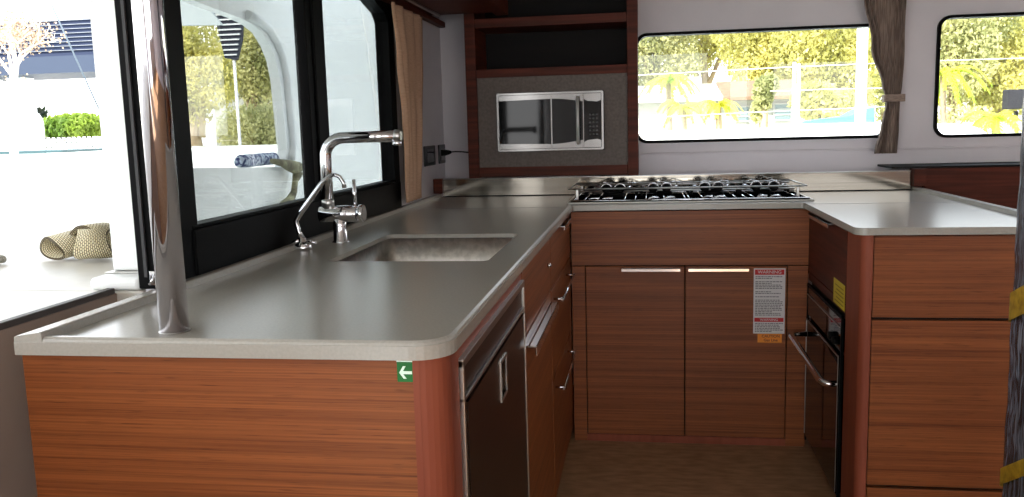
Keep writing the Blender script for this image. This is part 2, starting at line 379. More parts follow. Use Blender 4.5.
# ================================================================ LEFT ARM CABINETS
XF = -0.272      # faces of the left arm, looking to +X
ec = thing('end_cabinet', 'teak veneered end of the left counter with a rounded red-brown corner post', 'cabinet', (-0.6, 1.15, 0))
MB().box(-0.917, -0.312, 1.122, 1.15, 0.0, ZB - 0.001, 0.0015).build('end_panel', M_wood, ec)
cp = [(-0.3115, 1.119), (-0.308, 1.117)] + arc(XF - 0.045, 1.117 + 0.045, 0.045, -90, 0, 8) + [(XF, 1.205), (-0.30, 1.205), (-0.3115, 1.16)]
MB().plate([cp], 0.0, ZB - 0.001).build('corner_post', M_wood_red, ec)
MB().box(-0.905, -0.89, 1.15, 1.47, 0.0, ZB - 0.001).build('side_panel', M_taupe, ec)

fg = thing('undercounter_refrigerator', 'dark bronze fridge with silver trim built into the left cabinets', 'refrigerator', (-0.5, 1.54, 0))
MB().box(-0.85, XF - 0.019, 1.215, 1.832, 0.06, 0.86).build('body', M_gap, fg)
tr = MB()
for a in ((1.212, 1.222, 0.08, 0.85), (1.868, 1.878, 0.08, 0.85), (1.212, 1.878, 0.838, 0.852), (1.212, 1.878, 0.785, 0.792)):
    tr.box(XF - 0.012, XF + 0.006, a[0], a[1], a[2], a[3], 0.0015)
tr.build('trim_frame', M_satin, fg)
MB().plate([[(1.206, 0.062), (1.883, 0.062), (1.883, 0.8785), (1.206, 0.8785)], [(1.214, 0.07), (1.876, 0.07), (1.876, 0.851), (1.214, 0.851)]], XF - 0.018, XF - 0.002, 'yzx').build('surround', M_wood_red, fg)
MB().box(XF - 0.01, XF + 0.002, 1.224, 1.866, 0.794, 0.837, 0.001).build('top_band', M_fridge, fg)
dr = MB().plate([[(1.235, 0.10), (1.862, 0.10), (1.862, 0.779), (1.235, 0.779)], [(1.53, 0.685), (1.592, 0.685), (1.592, 0.758), (1.53, 0.758)]], XF - 0.010, XF + 0.006, 'yzx').build('door', M_fridge, fg)
e = MB().plate([[(1.527, 0.682), (1.595, 0.682), (1.595, 0.761), (1.527, 0.761)], [(1.533, 0.688), (1.589, 0.688), (1.589, 0.755), (1.533, 0.755)]], XF + 0.0055, XF + 0.0085, 'yzx')
e.build('latch_bezel', M_satin, dr)
MB().box(XF - 0.009, XF + 0.001, 1.534, 1.588, 0.689, 0.715, 0.003).build('latch', M_satin, dr)
MB().box(XF - 0.004, XF + 0.006, 1.226, 1.232, 0.45, 0.48, 0.001).build('hinge', M_satin, fg)
MB().box(XF + 0.002, XF + 0.008, 1.856, 1.866, 0.10, 0.779, 0.001).build('door_edge_strip', M_satin, fg)

def pull_y(y0, y1, z, x, out=0.02, name='handle', parent=None, size=0.012):
    """chrome edge pull running along y on a face looking to +x (out>0) or -x (out<0)"""
    s = 1 if out > 0 else -1
    m = MB().box(x, x + out, y0, y1, z - 0.002, z + 0.002, 0.001)
    m.box(x + out - s * 0.003, x + out, y0, y1, z - size, z + 0.002, 0.001)
    return m.build(name, M_chrome, parent)

def bar_y(y0, y1, z, x, out, r=0.004, parent=None):
    m = MB().tube([(x + out, y0, z), (x + out, y1, z)], r, 10)
    for yy in (y0 + 0.02, y1 - 0.02): m.tube([(x, yy, z), (x + out, yy, z)], r * 0.9, 8)
    return m.build('handle', M_chrome, parent)

sc_ = thing('sink_cabinet', 'narrow teak cupboard beside the bronze fridge with long chrome edge handle', 'cabinet', (-0.5, 2.15, 0))
MB().box(-0.85, XF - 0.02, 1.885, 2.47, 0.06, 0.715).build('carcass', M_gap, sc_)
MB().box(XF - 0.018, XF, 1.885, 2.47, 0.715, 0.872, 0.0015).build('false_front', M_wood, sc_)
MB().lathe([(0.004, 0), (0.007, 0.001), (0.006, 0.008), (0.003, 0.010)], Matrix.Translation((XF, 2.395, 0.80)) @ Matrix.Rotation(PI / 2, 4, 'Y'), 12).build('push_knob', M_chrome, sc_)
d = MB().box(XF - 0.018, XF, 1.889, 2.466, 0.062, 0.709, 0.0015).build('door', M_wood, sc_)
pull_y(1.90, 2.40, 0.692, XF, 0.028, parent=d, size=0.022)

dc = thing('drawer_cabinet', 'stack of three teak drawers in the left counter nearest the hob corner', 'cabinet', (-0.5, 2.8, 0))
MB().box(-0.85, XF - 0.02, 2.48, 3.145, 0.06, 0.872).build('carcass', M_gap, dc)
for z0, z1, yy0, yy1 in ((0.715, 0.872, 2.76, 3.0), (0.44, 0.709, 2.52, 2.98), (0.062, 0.434, 2.52, 2.98)):
    d = MB().box(XF - 0.018, XF, 2.476, 3.140, z0, z1, 0.0015).build('drawer', M_wood, dc)
    if z0 > 0.7: pull_y(yy0, yy1, z1 - 0.005, XF, 0.018, parent=d)
    else: bar_y(yy0, yy1, z1 - 0.035, XF, 0.028, parent=d)
MB().box(-0.86, XF - 0.03, 1.21, 3.14, 0.0, 0.06).build('plinth', M_darkwood, None, label='dark recessed toe board under the left counter cabinets', cat='plinth')

# ================================================================ BACK CABINET UNDER THE HOB
YF = 3.152
hc = thing('hob_cabinet', 'teak cupboard with two doors and wide panel below the gas hob', 'cabinet', (0.14, 3.3, 0))
MB().box(XF + 0.012, 0.572, YF + 0.02, 3.60, 0.0, 0.872).build('carcass', M_gap, hc)
MB().box(XF + 0.004, 0.577, YF, YF + 0.018, 0.676, 0.875, 0.001).build('fascia_panel', M_wood, hc)
MB().box(XF + 0.004, -0.219, YF, YF + 0.018, 0.0, 0.673, 0.001).build('side_stile', M_wood, hc)
MB().box(0.507, 0.577, YF, YF + 0.018, 0.0, 0.673, 0.001).build('side_stile', M_wood, hc)
MB().box(-0.219, 0.507, YF, YF + 0.018, 0.0, 0.028, 0.001).build('bottom_rail', M_wood_red, hc)
for x0, x1, h0, h1 in ((-0.216, 0.1425, -0.085, 0.128), (0.1465, 0.504, 0.155, 0.370)):
    d = MB().box(x0, x1, YF - 0.001, YF + 0.016, 0.03, 0.672, 0.0015).build('door', M_wood, hc)
    MB().box(h0, h1, YF - 0.020, YF - 0.001, 0.664, 0.668, 0.001).box(h0, h1, YF - 0.020, YF - 0.017, 0.655, 0.668, 0.001).build('handle', M_chrome, d)

# stickers on the right hob door
def rows(m, x0, x1, z0, z1, n, y, axis='y', seed=1, mi=0):
    rr = random.Random(seed)
    for i in range(n):
        z = z1 - (z1 - z0) * (i + 0.5) / n
        if rr.random() < 0.12: continue
        e = x1 - (x1 - x0) * rr.choice((0.0, 0.05, 0.1, 0.4))
        x = x0
        while x < e - 0.004:
            w = min(rr.uniform(0.004, 0.012), e - x)
            m.box(x, x + w, y - 0.0003, y, z - 0.0016, z + 0.0016, mi=mi)
            x += w + 0.002
    return m
ys = YF - 0.001
wl = thing('warning_notice', 'white printed notice with two red bands on the right cupboard door', 'sticker', (0.44, ys, 0.42))
MB().box(0.388, 0.498, ys - 0.0008, ys, 0.4245, 0.664).build('paper', M_paper, wl)
for z0, z1 in ((0.641, 0.660), (0.468, 0.483)): MB().box(0.392, 0.494, ys - 0.0011, ys - 0.0008, z0, z1).build('red_band', M_red, wl)
rows(MB(), 0.394, 0.492, 0.490, 0.637, 24, ys - 0.0008, seed=3).build('print_lines', M_ink, wl)
rows(MB(), 0.394, 0.492, 0.429, 0.465, 6, ys - 0.0008, seed=4).build('print_lines', M_ink, wl)
def text(body, size, loc, m, parent, rx=PI / 2, rz=0.0, name='lettering', bold=0.0):
    cu = bpy.data.curves.new(name, 'FONT'); cu.body = body; cu.size = size; cu.align_x = 'CENTER'; cu.align_y = 'CENTER'; cu.extrude = 0.0002; cu.offset = bold
    tmp = bpy.data.objects.new(name, cu); C.objects.link(tmp); bpy.context.view_layer.update()
    me = bpy.data.meshes.new_from_object(tmp.evaluated_get(bpy.context.evaluated_depsgraph_get())); bpy.data.objects.remove(tmp)
    o = bpy.data.objects.new(name, me); C.objects.link(o); me.materials.clear(); me.materials.append(m)
    o.rotation_euler = (rx, 0, rz); o.parent = parent; o.location = Vector(loc) - (parent.location if parent else Vector()); return o
text('WARNING', 0.017, (0.443, ys - 0.0014, 0.6505), M_paper, wl)
text('WARNING', 0.013, (0.443, ys - 0.0014, 0.4755), M_paper, wl)
gl = thing('caution_tag', 'small orange sticker just below the white notice', 'sticker', (0.447, ys, 0.39))
MB().box(0.404, 0.489, ys - 0.0008, ys, 0.391, 0.4235).build('paper', M_orange, gl)
text('CAUTION', 0.014, (0.450, ys - 0.0012, 0.4145), M_wood_red, gl, bold=0.0003)
text('Gas Line', 0.014, (0.450, ys - 0.0012, 0.400), M_wood_red, gl, bold=0.0003)

# ================================================================ RIGHT ARM
XG = 0.577      # face of the right arm, looking to -X
YR = 2.405      # near face of the right arm
rc = thing('right_drawer_cabinet', 'wide teak drawer unit forming the near end of the right counter', 'cabinet', (0.83, 2.5, 0))
rp = arc(XG + 0.022, YR + 0.020, 0.022, 180, 270, 6) + [(0.606, YR - 0.002), (0.606, YR + 0.03), (0.600, 2.57), (XG, 2.57)]
MB().plate([rp], 0.0, ZB - 0.001).build('corner_post', M_wood_red, rc)
MB().box(0.61, 1.06, YR + 0.02, 2.60, 0.0, 0.872).build('carcass', M_gap, rc)
for z0, z1 in ((0.653, 0.875), (0.177, 0.645), (0.0, 0.168)):
    MB().box(0.609, 1.06, YR, YR + 0.018, z0, z1, 0.0012).build('drawer', M_wood, rc)

oc = thing('oven_cabinet', 'dark teak panel and drawer above the built-in oven with a small chrome pull', 'cabinet', (0.8, 2.9, 0.6))
d = MB().box(XG, XG + 0.018, 2.575, 3.148, 0.655, 0.875, 0.0012).build('drawer', M_wood_rail, oc)
pull_y(2.75, 3.08, 0.868, XG, -0.020, parent=d, size=0.012)
MB().box(XG, XG + 0.018, 2.575, 3.148, 0.625, 0.652, 0.001).build('rail', M_wood_rail, oc)
MB().box(XG + 0.022, 1.06, 2.61, 3.60, 0.625, 0.872).build('carcass', M_gap, oc)

ov = thing('built_in_oven', 'black glass oven with steel bar handle in the right counter', 'oven', (0.8, 2.88, 0.0))
MB().box(XG + 0.012, 1.05, 2.612, 3.145, 0.02, 0.615).build('body', M_gap, ov)
MB().box(XG - 0.002, XG + 0.012, 2.615, 3.14, 0.50, 0.600, 0.0015).build('control_panel', M_blackgloss, ov)
kn = []
for yk in (2.66, 2.72):
    kn.append(MB().lathe([(0.013, 0), (0.013, 0.012), (0.010, 0.016)], Matrix.Translation((XG - 0.002, yk, 0.525)) @ Matrix.Rotation(-PI / 2, 4, 'Y'), 16).build('knob', M_rubber, ov))
d = MB().box(XG - 0.006, XG + 0.012, 2.618, 3.135, 0.055, 0.488, 0.002).build('door', M_blackgloss, ov)
MB().box(XG - 0.0075, XG - 0.006, 2.62, 3.133, 0.482, 0.487).box(XG - 0.0075, XG - 0.006, 2.618, 2.622, 0.06, 0.487).box(XG - 0.0075, XG - 0.006, 3.13, 3.134, 0.06, 0.487).build('edge_trim', M_satin, d)
MB().box(XG - 0.004, XG + 0.004, 2.604, 2.612, 0.03, 0.612, 0.001).box(XG - 0.004, XG + 0.004, 3.14, 3.148, 0.03, 0.612, 0.001).box(XG - 0.004, XG + 0.004, 2.604, 3.148, 0.604, 0.612, 0.001).build('trim_frame', M_black, ov)
MB().box(XG - 0.005, XG - 0.003, 2.62, 3.135, 0.572, 0.576).build('panel_strip', M_satin, ov)
h = MB().tube([(XG - 0.008, 2.632, 0.398), (XG - 0.030, 2.628, 0.399), (XG - 0.044, 2.632, 0.400), (XG - 0.050, 2.655, 0.402), (XG - 0.064, 3.08, 0.430), (XG - 0.062, 3.11, 0.432), (XG - 0.045, 3.118, 0.432), (XG - 0.008, 3.118, 0.432)], 0.0125, 14, flat=0.75)
h.build('bar_handle', M_chrome, d)
ylab = thing('yellow_label', 'small yellow sticker on the dark wood above the oven', 'sticker', (XG, 2.655, 0.66))
MB().box(XG - 0.0008, XG, 2.585, 2.735, 0.630, 0.706).build('paper', M_yellow, ylab)
m = MB()
for i in range(5): m.box(XG - 0.0011, XG - 0.0008, 2.60, 2.715 - 0.02 * (i % 2), 0.640 + i * 0.012, 0.643 + i * 0.012)
m.build('print_lines', mat('brown_ink', (150, 125, 30), 0.6), ylab)

# raised timber back panel right of the worktop
rb = thing('timber_back_panel', 'low reddish timber panel standing beyond the right worktop lip', 'panel', (1.7, 3.64, 0))
MB().box(1.101, 2.8, 3.64, 3.665, 0.0, 0.984, 0.001).build('board', M_wood_rail, rb)
MB().box(1.052, 1.10, 3.60, 3.665, 0.916, 0.984, 0.001).build('end_stile', M_wood_rail, rb)
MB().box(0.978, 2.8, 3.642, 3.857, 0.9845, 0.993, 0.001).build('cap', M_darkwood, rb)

# ================================================================ GAS HOB
hb = thing('gas_hob', 'stainless four-burner gas hob with wire pan rails and black knobs', 'hob', (0.155, 3.39, ZT))
HX0, HX1, HY0, HY1 = -0.285, 0.600, 3.195, 3.585
MB().box(HX0, HX1, HY0, HY1, 0.9003, 0.9065, 0.002).build('tray', M_steel, hb)
MB().box(HX0 + 0.012, HX1 - 0.012, HY0 + 0.012, HY1 - 0.02, 0.9065, 0.9072).build('black_well', mat('black_enamel', (4, 4, 5), 0.6, spec=0.0), hb)
for i, (bxx, byy, br) in enumerate(((-0.12, 3.44, 0.045), (0.08, 3.50, 0.032), (0.27, 3.45, 0.04), (0.46, 3.50, 0.032))):
    b = MB().lathe([(br, 0.9073), (br * 0.9, 0.924), (br * 0.8, 0.926)], Matrix.Translation((bxx, byy, 0)), 24).build('burner', M_rubber, hb)
    MB().lathe([(br * 0.78, 0.9261), (br * 0.78, 0.933), (br * 0.6, 0.935)], Matrix.Translation((bxx, byy, 0)), 24).build('burner_cap', M_rubber, b)
# pan support grid: two long rods and many cross rods
g = MB()
for yy, zz in ((3.212, 0.9105), (3.56, 0.9125)): g.tube([(HX0 + 0.012, yy, zz), (HX1 - 0.012, yy, zz)], 0.003, 8)
xs_ = [-0.265, -0.225, -0.175, -0.075, -0.035, 0.005, 0.072, 0.15, 0.165, 0.215, 0.255, 0.30, 0.335, 0.37, 0.40, 0.445, 0.50, 0.555]
for x in xs_:
    g.tube([(x, 3.212, 0.9105), (x + (0.155 - x) * 0.03, 3.56, 0.9125)], 0.0026, 8)
g.build('pan_grid', M_chrome, hb)
# short clips lying in the front row
for x in (-0.185, -0.135, 0.035, 0.095, 0.235, 0.275, 0.43, 0.475):
    MB().tube([(x - 0.018, 3.255, 0.9135), (x, 3.275, 0.9145), (x + 0.018, 3.265, 0.9135)], 0.0042, 8).build('clip', M_chrome, hb)
# black cast trivets over each burner
for (bxx, byy, br) in ((-0.13, 3.45, 0.1), (0.08, 3.45, 0.09), (0.275, 3.45, 0.09), (0.46, 3.45, 0.09)):
    m = MB()
    for yy in (3.46, 3.53): m.box(bxx - br, bxx + br, yy - 0.005, yy + 0.005, 0.924, 0.933, 0.002)
    for xx in (-1, -0.33, 0.33, 1): m.box(bxx + xx * br - 0.004, bxx + xx * br + 0.004, 3.455, 3.535, 0.924, 0.932, 0.002)
    for xx in (-1, 1):
        for yy in (3.46, 3.53): m.box(bxx + xx * br - 0.005, bxx + xx * br + 0.005, yy - 0.005, yy + 0.005, 0.9073, 0.926, 0.001)
    m.build('trivet', M_rubber, hb)
# surrounding fiddle rail
ra = MB()
for zz, yf, yb, x0, x1 in ((0.948, 3.30, 3.60, -0.287, 0.592),):
    ra.tube([(x0, yf, zz), (x1, yf, zz), (x1 - 0.006, yb, zz), (x0 + 0.006, yb, zz), (x0, yf, zz)], 0.0028, 8)
ra.tube([(-0.262, 3.425, 0.930), (0.57, 3.425, 0.930)], 0.0028, 8)
ra.tube([(-0.262, 3.56, 0.944), (0.57, 3.56, 0.944)], 0.0028, 8)
for x in (-0.255, 0.563):
    for yy in (3.31, 3.58): ra.box(x - 0.005, x + 0.005, yy - 0.004, yy + 0.004, 0.907, 0.946, 0.002)
ra.build('fiddle_rail', M_satin, hb)
# pan clamps with black knobs
for i, x in enumerate((-0.148, -0.095, 0.034, 0.086, 0.232, 0.283, 0.425, 0.492)):
    yy = 3.42
    kb = MB().lathe([(0.010, -0.014), (0.0165, -0.011), (0.018, 0.0), (0.0165, 0.011), (0.010, 0.014)], Matrix.Translation((x, yy, 0.938)) @ Matrix.Rotation(PI / 2, 4, 'X'), 18).build('knob', M_rubber, hb)
    s = 1 if i % 2 else -1
    a = []
    for q in range(9):
        t = q / 8 * PI; a.append((x + 0.021 * math.cos(t), yy + 0.0, 0.939 + 0.0195 * math.sin(t)))
    MB().tube(a, 0.0022, 8).tube([(x + s * 0.021, yy, 0.941), (x + s * 0.045, yy + 0.04, 0.944), (x + s * 0.02, yy + 0.08, 0.946)], 0.0026, 8).build('pan_clamp', M_chrome, kb)
for i, x in enumerate((-0.16, -0.06, 0.06, 0.12, 0.24, 0.31, 0.42, 0.50)):
    MB().tube([(x - 0.03, 3.54, 0.9465), (x, 3.53, 0.957), (x + 0.035, 3.55, 0.9485)], 0.0025, 8).tube([(x + 0.01, 3.54, 0.944), (x + 0.01, 3.53, 0.957)], 0.0024, 8).build('pan_clamp', M_chrome, hb)

# ================================================================ TALL SHELF UNIT AND MICROWAVE
sh = thing('shelf_unit', 'dark red-brown wall unit with open niches around the microwave', 'shelf', (-0.39, 3.60, 0.978))
Y0 = 3.597; UZ = CEIL - 0.002
MB().box(-0.736, -0.691, Y0, 3.858, 0.980, UZ, 0.002).build('side_panel', M_wood_rail, sh)
MB().box(-0.066, -0.023, Y0, 3.858, 0.980, UZ, 0.002).build('side_panel', M_wood_rail, sh)
MB().box(-0.690, -0.067, Y0 + 0.003, 3.858, 0.984, 1.024, 0.001).build('bottom_rail', M_wood_rail, sh)
MB().box(-0.690, -0.067, Y0 + 0.012, 3.62, 1.024, 1.397, 0.0).build('microwave_surround', M_greypanel, sh)
MB().box(-0.690, -0.067, Y0 + 0.003, 3.858, 1.397, 1.431, 0.001).build('shelf', M_wood_rail, sh)
MB().box(-0.690, -0.067, Y0 + 0.003, 3.858, 1.60, 1.637, 0.001).build('shelf', M_wood_rail, sh)
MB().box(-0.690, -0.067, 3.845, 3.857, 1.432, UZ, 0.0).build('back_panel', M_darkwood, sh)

M_mw = mat('microwave_steel_trim', (120, 118, 116), 0.16, 1.0)
mw = thing('microwave_oven', 'built-in microwave with chrome-edged black glass door and vertical bar handle', 'microwave', (-0.384, 3.59, 1.088))
yM = 3.585
MB().box(-0.607, -0.161, yM, 3.607, 1.088, 1.331, 0.004).build('body', M_rubber, mw)
m = MB().plate([rrect(-0.605, -0.163, 1.090, 1.329, 0.006), rrect(-0.597, -0.171, 1.098, 1.321, 0.004)], yM - 0.006, yM, 'xzy').build('chrome_frame', M_mw, mw)
MB().box(-0.596, -0.247, yM - 0.004, yM - 0.0005, 1.099, 1.320, 0.001).build('door', M_blackgloss, mw)
# steel bands of the door, top and bottom, curving in at the left of the handle
def band(zout, zin, sgn, y=yM - 0.0045):
    pts = [(-0.596, zout), (-0.247, zout), (-0.247, zin - sgn * 0.004)]
    for i in range(9):
        t = i / 8; x = -0.275 - t * 0.10; pts.append((x, zin + sgn * 0.010 * math.sin(t * PI / 2)))
    pts += [(-0.596, zin + sgn * 0.006)]
    return MB().plate([pts], y - 0.0012, y, 'xzy')
band(1.3195, 1.292, 1).build('steel_band', M_mw, mw); band(1.0995, 1.127, -1).build('steel_band', M_mw, mw)
MB().box(-0.380, -0.374, yM - 0.0065, yM - 0.004, 1.102, 1.317, 0.0008).build('door_line', M_mw, mw)
MB().box(-0.245, -0.173, yM - 0.004, yM - 0.0005, 1.099, 1.320, 0.001).build('control_panel', M_blackgloss, mw)
MB().box(-0.248, -0.243, yM - 0.006, yM - 0.001, 1.099, 1.320, 0.001).build('door_edge', M_mw, mw)
def corner(z0, z1, sg): return MB().plate([[(-0.243, z0), (-0.173, z0), (-0.173, z1 + sg * 0.006), (-0.190, z1), (-0.205, z1 + sg * 0.002), (-0.228, z1 + sg * 0.004), (-0.243, z1 + sg * 0.012)]], yM - 0.0054, yM - 0.0042, 'xzy')
corner(1.319, 1.285, 1).build('steel_corner', M_mw, mw); corner(1.100, 1.134, -1).build('steel_corner', M_mw, mw)
MB().tube([(-0.267, yM - 0.030, 1.113), (-0.267, yM - 0.030, 1.308)], 0.0065, 14).tube([(-0.267, yM - 0.004, 1.125), (-0.267, yM - 0.030, 1.125)], 0.005, 8).tube([(-0.267, yM - 0.004, 1.297), (-0.267, yM - 0.030, 1.297)], 0.005, 8).build('bar_handle', mat('bright_satin_handle', (215, 214, 212), 0.5, 0.6), mw)
m = MB()
for r_ in range(6):
    for c_ in range(3): m.box(-0.222 + c_ * 0.014, -0.215 + c_ * 0.014, yM - 0.0045, yM - 0.004, 1.15 + r_ * 0.016, 1.156 + r_ * 0.016)
m.build('buttons', M_socket, mw)

# ================================================================ OVERHEAD CABINET on the left wall
oh = thing('overhead_cabinet', 'dark red-brown cabinet hung above the left side window', 'cabinet', (-0.75, 3.0, 1.66))
MB().box(-0.898, -0.60, 2.3, 3.595, 1.66, CEIL - 0.003, 0.003).build('carcass', M_wood_rail, oh)
MB().box(-0.845, -0.830, 2.4, 3.58, 1.652, 1.660, 0.002).build('light_strip', M_satin, oh)
MB().box(-0.60, -0.548, 2.3, 3.595, 1.646, CEIL - 0.003, 0.003).build('front_board', M_wood_rail, oh)
MB().box(-0.898, -0.870, 2.3, 3.84, 1.636, 1.660, 0.002).build('pelmet', M_wood_rail, oh)

# ================================================================ CURTAINS
def curtain(name, label, keys, axis, base, n, amp, m, tie=None, zfold=None):
    """keys: (z, a, b) edges; hangs in a plane axis=base, pleats along the other horizontal axis"""
    root = thing(name, label, 'curtain', (base, (keys[0][1] + keys[0][2]) / 2, keys[-1][0]) if axis == 'x' else ((keys[0][1] + keys[0][2]) / 2, base, keys[-1][0]))
    keys = sorted(keys); mb = MB(); NU = n * 10; NZ = 60; vs = []; fs = []
    z0, z1 = keys[0][0], keys[-1][0]
    def edge(z):
        for i in range(len(keys) - 1):
            if keys[i][0] <= z <= keys[i + 1][0]:
                t = (z - keys[i][0]) / (keys[i + 1][0] - keys[i][0]); t = t * t * (3 - 2 * t)
                return [keys[i][q] + t * (keys[i + 1][q] - keys[i][q]) for q in (1, 2)]
        return keys[-1][1:]
    for side in (0, 1):
        for j in range(NZ + 1):
            z = z0 + (z1 - z0) * j / NZ; a, b = edge(z); wd = b - a
            for i in range(NU + 1):
                u = i / NU; h = amp * (0.6 + 0.4 * math.sin(5.1 * u + 2)) * math.sin(u * n * 2 * PI + 0.6 * math.sin(z * 4 + u * 6))
                h += 0.25 * amp * math.sin(u * n * 5 + z * 9)
                w = a + u * wd + 0.004 * math.sin(z * 17 + u * 9) * (1 - 0.5 * u)
                off = h + (0.0022 if side else 0)
                vs.append((base + off, w, z) if axis == 'x' else (w, base - off, z))
    K = (NZ + 1) * (NU + 1)
    for side in (0, 1):
        for j in range(NZ):
            for i in range(NU):
                q = side * K + j * (NU + 1) + i; fs.append([q, q + 1, q + NU + 2, q + NU + 1])
    mb.add(vs, fs, True)
    for j in range(NZ):
        for i in (0, NU):
            q = j * (NU + 1) + i; mb.add([vs[q], vs[q + NU + 1], vs[K + q + NU + 1], vs[K + q]], [[0, 1, 2, 3]])
    for i in range(NU):
        for j in (0, NZ):
            q = j * (NU + 1) + i; mb.add([vs[q], vs[q + 1], vs[K + q + 1], vs[K + q]], [[0, 1, 2, 3]])
    mb.build('fabric', m, root)
    return root
M_curt = noisy(mat('tan_curtain_cloth', (205, 166, 136), 0.8), (30, 30, 500), (196, 156, 126), (214, 176, 146))
def striped_cloth():
    m = mat('brown_striped_curtain_cloth', (120, 100, 90), 0.85); t = m.node_tree; b = t.nodes['Principled BSDF']
    tc = t.nodes.new('ShaderNodeTexCoord'); mp = t.nodes.new('ShaderNodeMapping'); mp.inputs['Scale'].default_value = (260, 20, 14)
    n = t.nodes.new('ShaderNodeTexNoise'); n.inputs['Scale'].default_value = 1; n.inputs['Detail'].default_value = 2
    r = t.nodes.new('ShaderNodeValToRGB'); r.color_ramp.elements[0].position = 0.42; r.color_ramp.elements[0].color = rgb(108, 92, 82); r.color_ramp.elements[1].position = 0.58; r.color_ramp.elements[1].color = rgb(140, 122, 110)
    t.links.new(tc.outputs['Object'], mp.inputs[0]); t.links.new(mp.outputs[0], n.inputs['Vector']); t.links.new(n.outputs['Fac'], r.inputs[0]); t.links.new(r.outputs[0], b.inputs['Base Color'])
    return m
M_curt2 = striped_cloth()
curtain('window_curtain', 'tan curtain gathered at the forward end of the left side window', [(0.925, 3.075, 3.30), (1.10, 3.10, 3.34), (1.25, 3.09, 3.38), (1.45, 3.04, 3.40), (1.632, 2.98, 3.42)], 'x', -0.868, 4, 0.010, M_curt)
cr = curtain('window_curtain', 'brown striped curtain tied back between the two front windows', [(1.040, 0.955, 1.040), (1.15, 0.972, 1.046), (1.262, 0.990, 1.048), (1.32, 0.975, 1.052), (1.48, 0.925, 1.056), (1.66, 0.892, 1.058), (1.95, 0.878, 1.06)], 'y', 3.805, 8, 0.010, M_curt2)
MB().plate([rrect(0.978, 1.062, 3.778, 3.832, 0.015), rrect(0.982, 1.058, 3.782, 3.828, 0.012)], 1.252, 1.282).build('tie_band', noisy(mat('brown_tie_cloth', (150, 130, 116), 0.8), (60, 60, 200), (136, 116, 104), (160, 140, 126)), cr)

# ================================================================ SOCKETS AND PLUG
for i, (y0, y1, lab) in enumerate(((3.475, 3.655, 'square charcoal wall socket nearest the tan curtain, nothing plugged in'), (3.73, 3.845, 'charcoal wall socket nearest the shelf unit with a black plug in it'))):
    t = thing('wall_socket', lab, 'socket', (-0.90, (y0 + y1) / 2, 1.035), 'galley wall sockets')
    MB().box(-0.8995, -0.892, y0, y1, 1.038, 1.122, 0.003).build('cover_plate', M_socket, t)
    ym = (y0 + y1) / 2; hw = (y1 - y0) * 0.32
    MB().box(-0.8935, -0.8905, ym - hw, ym + hw, 1.052, 1.108, 0.003).build('insert', M_blackgloss, t)
pc = thing('plug_cord', 'black plug with a cord running to the microwave cabinet', 'cord', (-0.87, 3.79, 1.08))
MB().tube([(-0.890, 3.79, 1.085), (-0.875, 3.785, 1.086), (-0.858, 3.78, 1.087), (-0.85, 3.78, 1.088)], [0.014, 0.013, 0.009, 0.005], 12).build('plug', M_rubber, pc)
MB().tube([(-0.852, 3.78, 1.088), (-0.83, 3.775, 1.0895), (-0.80, 3.775, 1.088), (-0.775, 3.78, 1.085), (-0.737, 3.80, 1.082)], 0.0028, 8).build('cable', M_rubber, pc)

# ================================================================ GREEN ARROW SIGN
gs = thing('arrow_sign', 'small green sign with a white left arrow on the near counter end', 'sign', (-0.33, 1.119, 0.86))
ya = 1.1215
a0 = at(396.7, 361.5, y=ya); a1 = at(414.7, 382, y=ya)
X0, X1, Z1, Z0 = a0.x, a1.x, a0.z - 0.0005, a1.z
MB().box(X0, X1, ya - 0.001, ya, Z0, Z1, 0.0004).build('plate', M_green, gs)
w = X1 - X0; hh = Z1 - Z0
def Q(u, v): return (X0 + u * w, Z0 + v * hh)
MB().plate([[Q(0.13, 0.47), Q(0.36, 0.80), Q(0.52, 0.80), Q(0.36, 0.55), Q(0.88, 0.55), Q(0.88, 0.40), Q(0.36, 0.40), Q(0.55, 0.17), Q(0.38, 0.17)]], ya - 0.0014, ya - 0.001, 'xzy').build('arrow', M_arrow, gs)
MB().box(X0, X1, ya - 0.0012, ya - 0.0002, Z1 + 0.0003, Z1 + 0.0022).build('white_strip', M_arrow, gs)

# ================================================================ WRAPPED PILLAR at the right edge
def wrap_mat():
    m = mat('grey_plastic_wrap', (70, 72, 78), 0.25); t = m.node_tree; b = t.nodes['Principled BSDF']
    tc = t.nodes.new('ShaderNodeTexCoord'); mp = t.nodes.new('ShaderNodeMapping'); mp.inputs['Scale'].default_value = (60, 60, 7); mp.inputs['Rotation'].default_value = (0.35, 0.45, 0)
    n = t.nodes.new('ShaderNodeTexNoise'); n.inputs['Scale'].default_value = 2; n.inputs['Detail'].default_value = 6; n.inputs['Distortion'].default_value = 1.2
    r = t.nodes.new('ShaderNodeValToRGB'); r.color_ramp.elements[0].position = 0.42; r.color_ramp.elements[0].color = rgb(40, 40, 46); r.color_ramp.elements[1].position = 0.70; r.color_ramp.elements[1].color = rgb(120, 124, 134)
    bp = t.nodes.new('ShaderNodeBump'); bp.inputs['Strength'].default_value = 0.25; bp.inputs['Distance'].default_value = 0.004
    t.links.new(tc.outputs['Object'], mp.inputs[0]); t.links.new(mp.outputs[0], n.inputs['Vector']); t.links.new(n.outputs['Fac'], r.inputs[0]); t.links.new(r.outputs[0], b.inputs['Base Color'])
    t.links.new(n.outputs['Fac'], bp.inputs['Height']); t.links.new(bp.outputs[0], b.inputs['Normal'])
    return m
wp = thing('wrapped_pillar', 'pillar wrapped in grey plastic with yellow tape at the right edge', 'pillar', (0.72, 1.62, 0))
PX = 0.694
